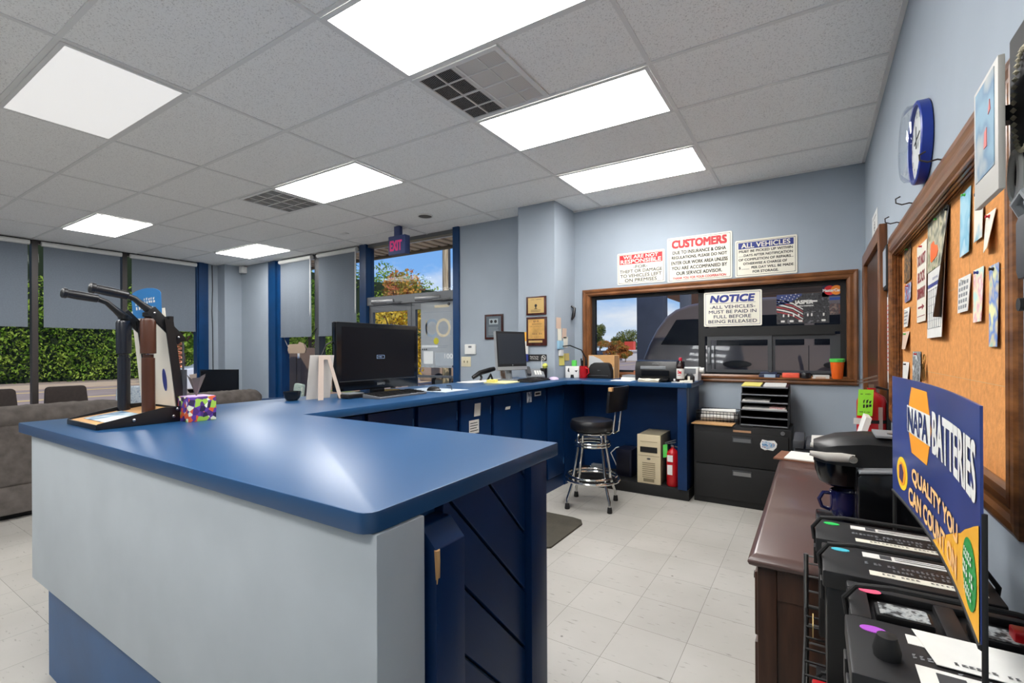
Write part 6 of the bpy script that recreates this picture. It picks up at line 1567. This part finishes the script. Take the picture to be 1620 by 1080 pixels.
# utility pole and wires
t = thing('utility_pole', 'tall wooden utility pole outside the entrance doors', 'pole', (-10.3, 12.2, GZ))
MB().cyl((-10.3, 12.2, GZ), (-10.3, 12.2, 9), .15, .12, 16).build('pole_shaft', wood('pole_wood', (150, 130, 104), (206, 190, 160), .9, (30, 30, 2)), t, smooth=True)
MB().cyl((-10.1, 12.12, GZ), (-10.1, 12.12, 9), .03).build('conduit', 'dgrey', t)
for i, (p0, p1, sag, s_) in enumerate((((-24, 11, 5.4), (-10.3, 12.2, 4.75), .1, 'lower power line running left from the wooden pole'), ((-20, 12, 7.4), (-10.3, 12.2, 5.8), .1, 'upper power line running left from the wooden pole'),
        ((-10.3, 12.2, 5.6), (2, 14, 4.0), .2, 'power line running right from the wooden pole'), ((-12, 20, 7.6), (6, 24, 6.6), .2, 'upper wire across the sky in the service window'), ((-12, 18, 5.7), (6, 22, 4.9), .15, 'lower wire across the sky in the service window'))):
    p0, p1 = Vector(p0), Vector(p1); a = MB()
    a.tube([p0.lerp(p1, k / 10) - Vector((0, 0, sag * 4 * (k / 10) * (1 - k / 10))) for k in range(11)], .022, 6); tag(a.build('power_line', 'blackm'), s_, 'wire', 'power lines outside')
# cars
def car(label, x, y, rz, paint, prof, glass, L_, W_, wheels, group='vehicles outside', name='car'):
    t = thing(name, label, 'car', (x, y, GZ), rz, group)
    a = MB(); a.prism(prof, (-W_ / 2, W_ / 2), lambda u, v, w_: (u, w_ * (1 - .12 * max(0, v - 1.0) / .6), v)); a.build('body', paint, t, world=False, bevel=.05, seg=3)
    for g_ in glass:
        for sd_ in (-1, 1):
            q = MB(); q.prism(g_, (W_ / 2 - .02, W_ / 2 + .006), lambda u, v, w_: (u, sd_ * w_ * (1 - .12 * max(0, v - 1.0) / .6), v)); q.build('side_window', 'blackg', t, world=False)
    for wx in wheels[0]:
        for sd_ in (-1, 1):
            r_ = wheels[1]; q = MB(); q.lathe([(r_ * .62, -.11), (r_ * .9, -.11), (r_, -.08), (r_, .08), (r_ * .9, .11), (r_ * .62, .11), (r_ * .55, .07), (0, .07)] if sd_ > 0 else [(0, -.07), (r_ * .55, -.07), (r_ * .62, -.11), (r_ * .9, -.11), (r_, -.08), (r_, .08), (r_ * .9, .11), (0, .11)], (wx, sd_ * (W_ / 2 - .08), r_), 24, 'y')
            wl = q.build('wheel', 'blackm', t, world=False, smooth=True)
            q = MB(); q.lathe([(0, 0), (r_ * .58, 0), (r_ * .5, .02), (0, .03)], (wx, sd_ * (W_ / 2 + .0), r_), 20, 'y'); q.build('wheel_rim', 'steel', wl, world=False)
    return t
sedan = [(-2.2, .35), (2.2, .35), (2.25, .65), (2.1, .85), (1.2, .98), (.5, 1.42), (-.9, 1.45), (-1.6, 1.02), (-2.15, .95), (-2.25, .6)]
sg = [[(-1.3, 1.0), (-.1, 1.02), (-.1, 1.38), (-.85, 1.38)], [(0, 1.02), (1.0, 1.0), (.45, 1.36), (0, 1.38)]]
for x, y, rz, c, s_ in ((-10.6, 14.6, R(10), (176, 150, 132), 'tan parked car beyond the entrance doors'), (-12.8, 17.0, R(20), (150, 40, 44), 'dark red parked car behind the poster'), (-16.4, 9.0, R(75), (210, 214, 220), 'silver parked car in the front window view'), (-19.4, 13.0, R(80), (196, 200, 208), 'white parked car behind the silver one'),
        (-29.5, 74, R(86), (60, 62, 70), 'dark parked car in the service window view'), (-26.8, 74, R(84), (160, 162, 166), 'white parked car in the service window view'), (-24.0, 73, R(88), (96, 100, 108), 'grey parked car nearest the service window printer'), (-32.3, 75, R(86), (140, 30, 34), 'red parked car far off in the service window view')):
    car(s_, x, y, rz, mat('paint_%d_%d_%d' % c, c, .3, coat=.5), sedan, sg, 4.4, 1.75, ((-1.35, 1.4), .33))
vp = [(-1.86, .45), (3.2, .45), (3.25, 1.25), (2.6, 1.35), (1.6, 2.0), (.2, 2.12), (-.9, 2.12), (-1.2, 2.08), (-1.38, 2.02), (-1.5, 1.93), (-1.62, 1.76), (-1.72, 1.55), (-1.80, 1.3), (-1.85, 1.0), (-1.88, .75)]
vg = [[(-1.55, 1.55), (-.95, 1.53), (-.95, 1.88), (-1.36, 1.88)], [(-.85, 1.53), (.1, 1.53), (.1, 1.9), (-.85, 1.9)], [(.2, 1.53), (1.7, 1.53), (1.35, 1.9), (.2, 1.9)]]
van = car('large taupe van parked right outside the service window', -.20, 7.35, 0, mat('taupe_paint', (106, 96, 92), .28, coat=.6, var=(3, .06)), vp, vg, 5, 1.9, ((-1.0, 2.2), .4), 'vehicles outside', 'van')
a = MB(); a.box(-.86, -.962, .55, -.852, -.94, 1.52); a.box(.14, -.962, .55, .148, -.94, 1.52); a.build('door_gap', 'blackm', van, world=False)
a = MB()
for x in (-.74, .3): a.prism([(x + .14 + .16 * math.cos(2 * PI * k / 16) , 1.30 + .045 * math.sin(2 * PI * k / 16)) for k in range(16)], (-.985, -.93), lambda u, v, w_: (u, w_, v))
a.build('door_handle', 'blackm', van, world=False, bevel=.005)
# pillars and bay roof by the service window
tag(MB().box(-2.75, 8.6, GZ, -2.27, 8.9, 3.4).build('canopy_pillar', mat('pillar_navy', (66, 73, 88), .6, var=(5, .15)), bevel=.01), 'wide dark blue grey pillar right outside the service window', 'pillar')
tag(MB().box(-1.985, 8.6, GZ, -1.83, 8.8, 3.4).build('canopy_post', mat('post_grey', (98, 103, 112), .6), bevel=.006), 'narrow grey post right of the wide pillar outside the window', 'post')
plank = wood('bay_planks', (44, 34, 28), (92, 72, 58), .8, (1, 1, 26))
a = MB()
for k in range(12): a.box(-1.6, 9.6, GZ + .27 * k, 4.5, 9.66, GZ + .27 * k + .25)
struct(a.build('bay_wall', plank))
t = thing('far_canopy', 'distant brown flat canopy corner seen above the van', 'canopy', (-1, 15, 2.8))
MB().box(-3.4, 12.8, 2.78, 5, 18, 3.05).build('canopy_slab', mat('canopy_brown', (150, 116, 84), .7), t)
t = thing('red_roof_building', 'small distant white building with a red sign box', 'building', (-19, 66, GZ))
MB().box(-23.2, 66, GZ, -18.6, 70, 1.25).build('walls', mat('white_wall', (226, 224, 220), .7), t); MB().box(-22.9, 66, 1.4, -21.6, 67, 2.6).build('sign_box', mat('red_box', (220, 80, 60), .6), t); MB().box(-23.4, 65.8, 1.2, -18.4, 70.2, 1.4).build('roof', 'white', t)
t = thing('brown_cabinet', 'brown square utility cabinet outside the front window', 'cabinet', (-10.6, 7.1, GZ))
MB().box(-10.9, 6.9, GZ, -10.34, 7.35, 1.45).build('housing', mat('cab_brown', (112, 92, 78), .6), t, bevel=.01); MB().box(-10.44, 6.88, 1.2, -10.38, 6.9, 1.4).build('label', 'white', t); MB().box(-10.80, 6.885, .5, -10.5, 6.9, 1.3).build('door', MATS['cab_brown'], t, bevel=.005)
t = thing('railing_fence', 'low brown wooden fence outside the front window', 'fence', (-11.5, 8.6, GZ))
a = MB()
for k in range(5): a.box(-14, 8.6, GZ + .06 + .17 * k, -8.9, 8.64, GZ + .18 + .17 * k)
a.build('rails', mat('rail_tan', (176, 146, 124), .8), t)
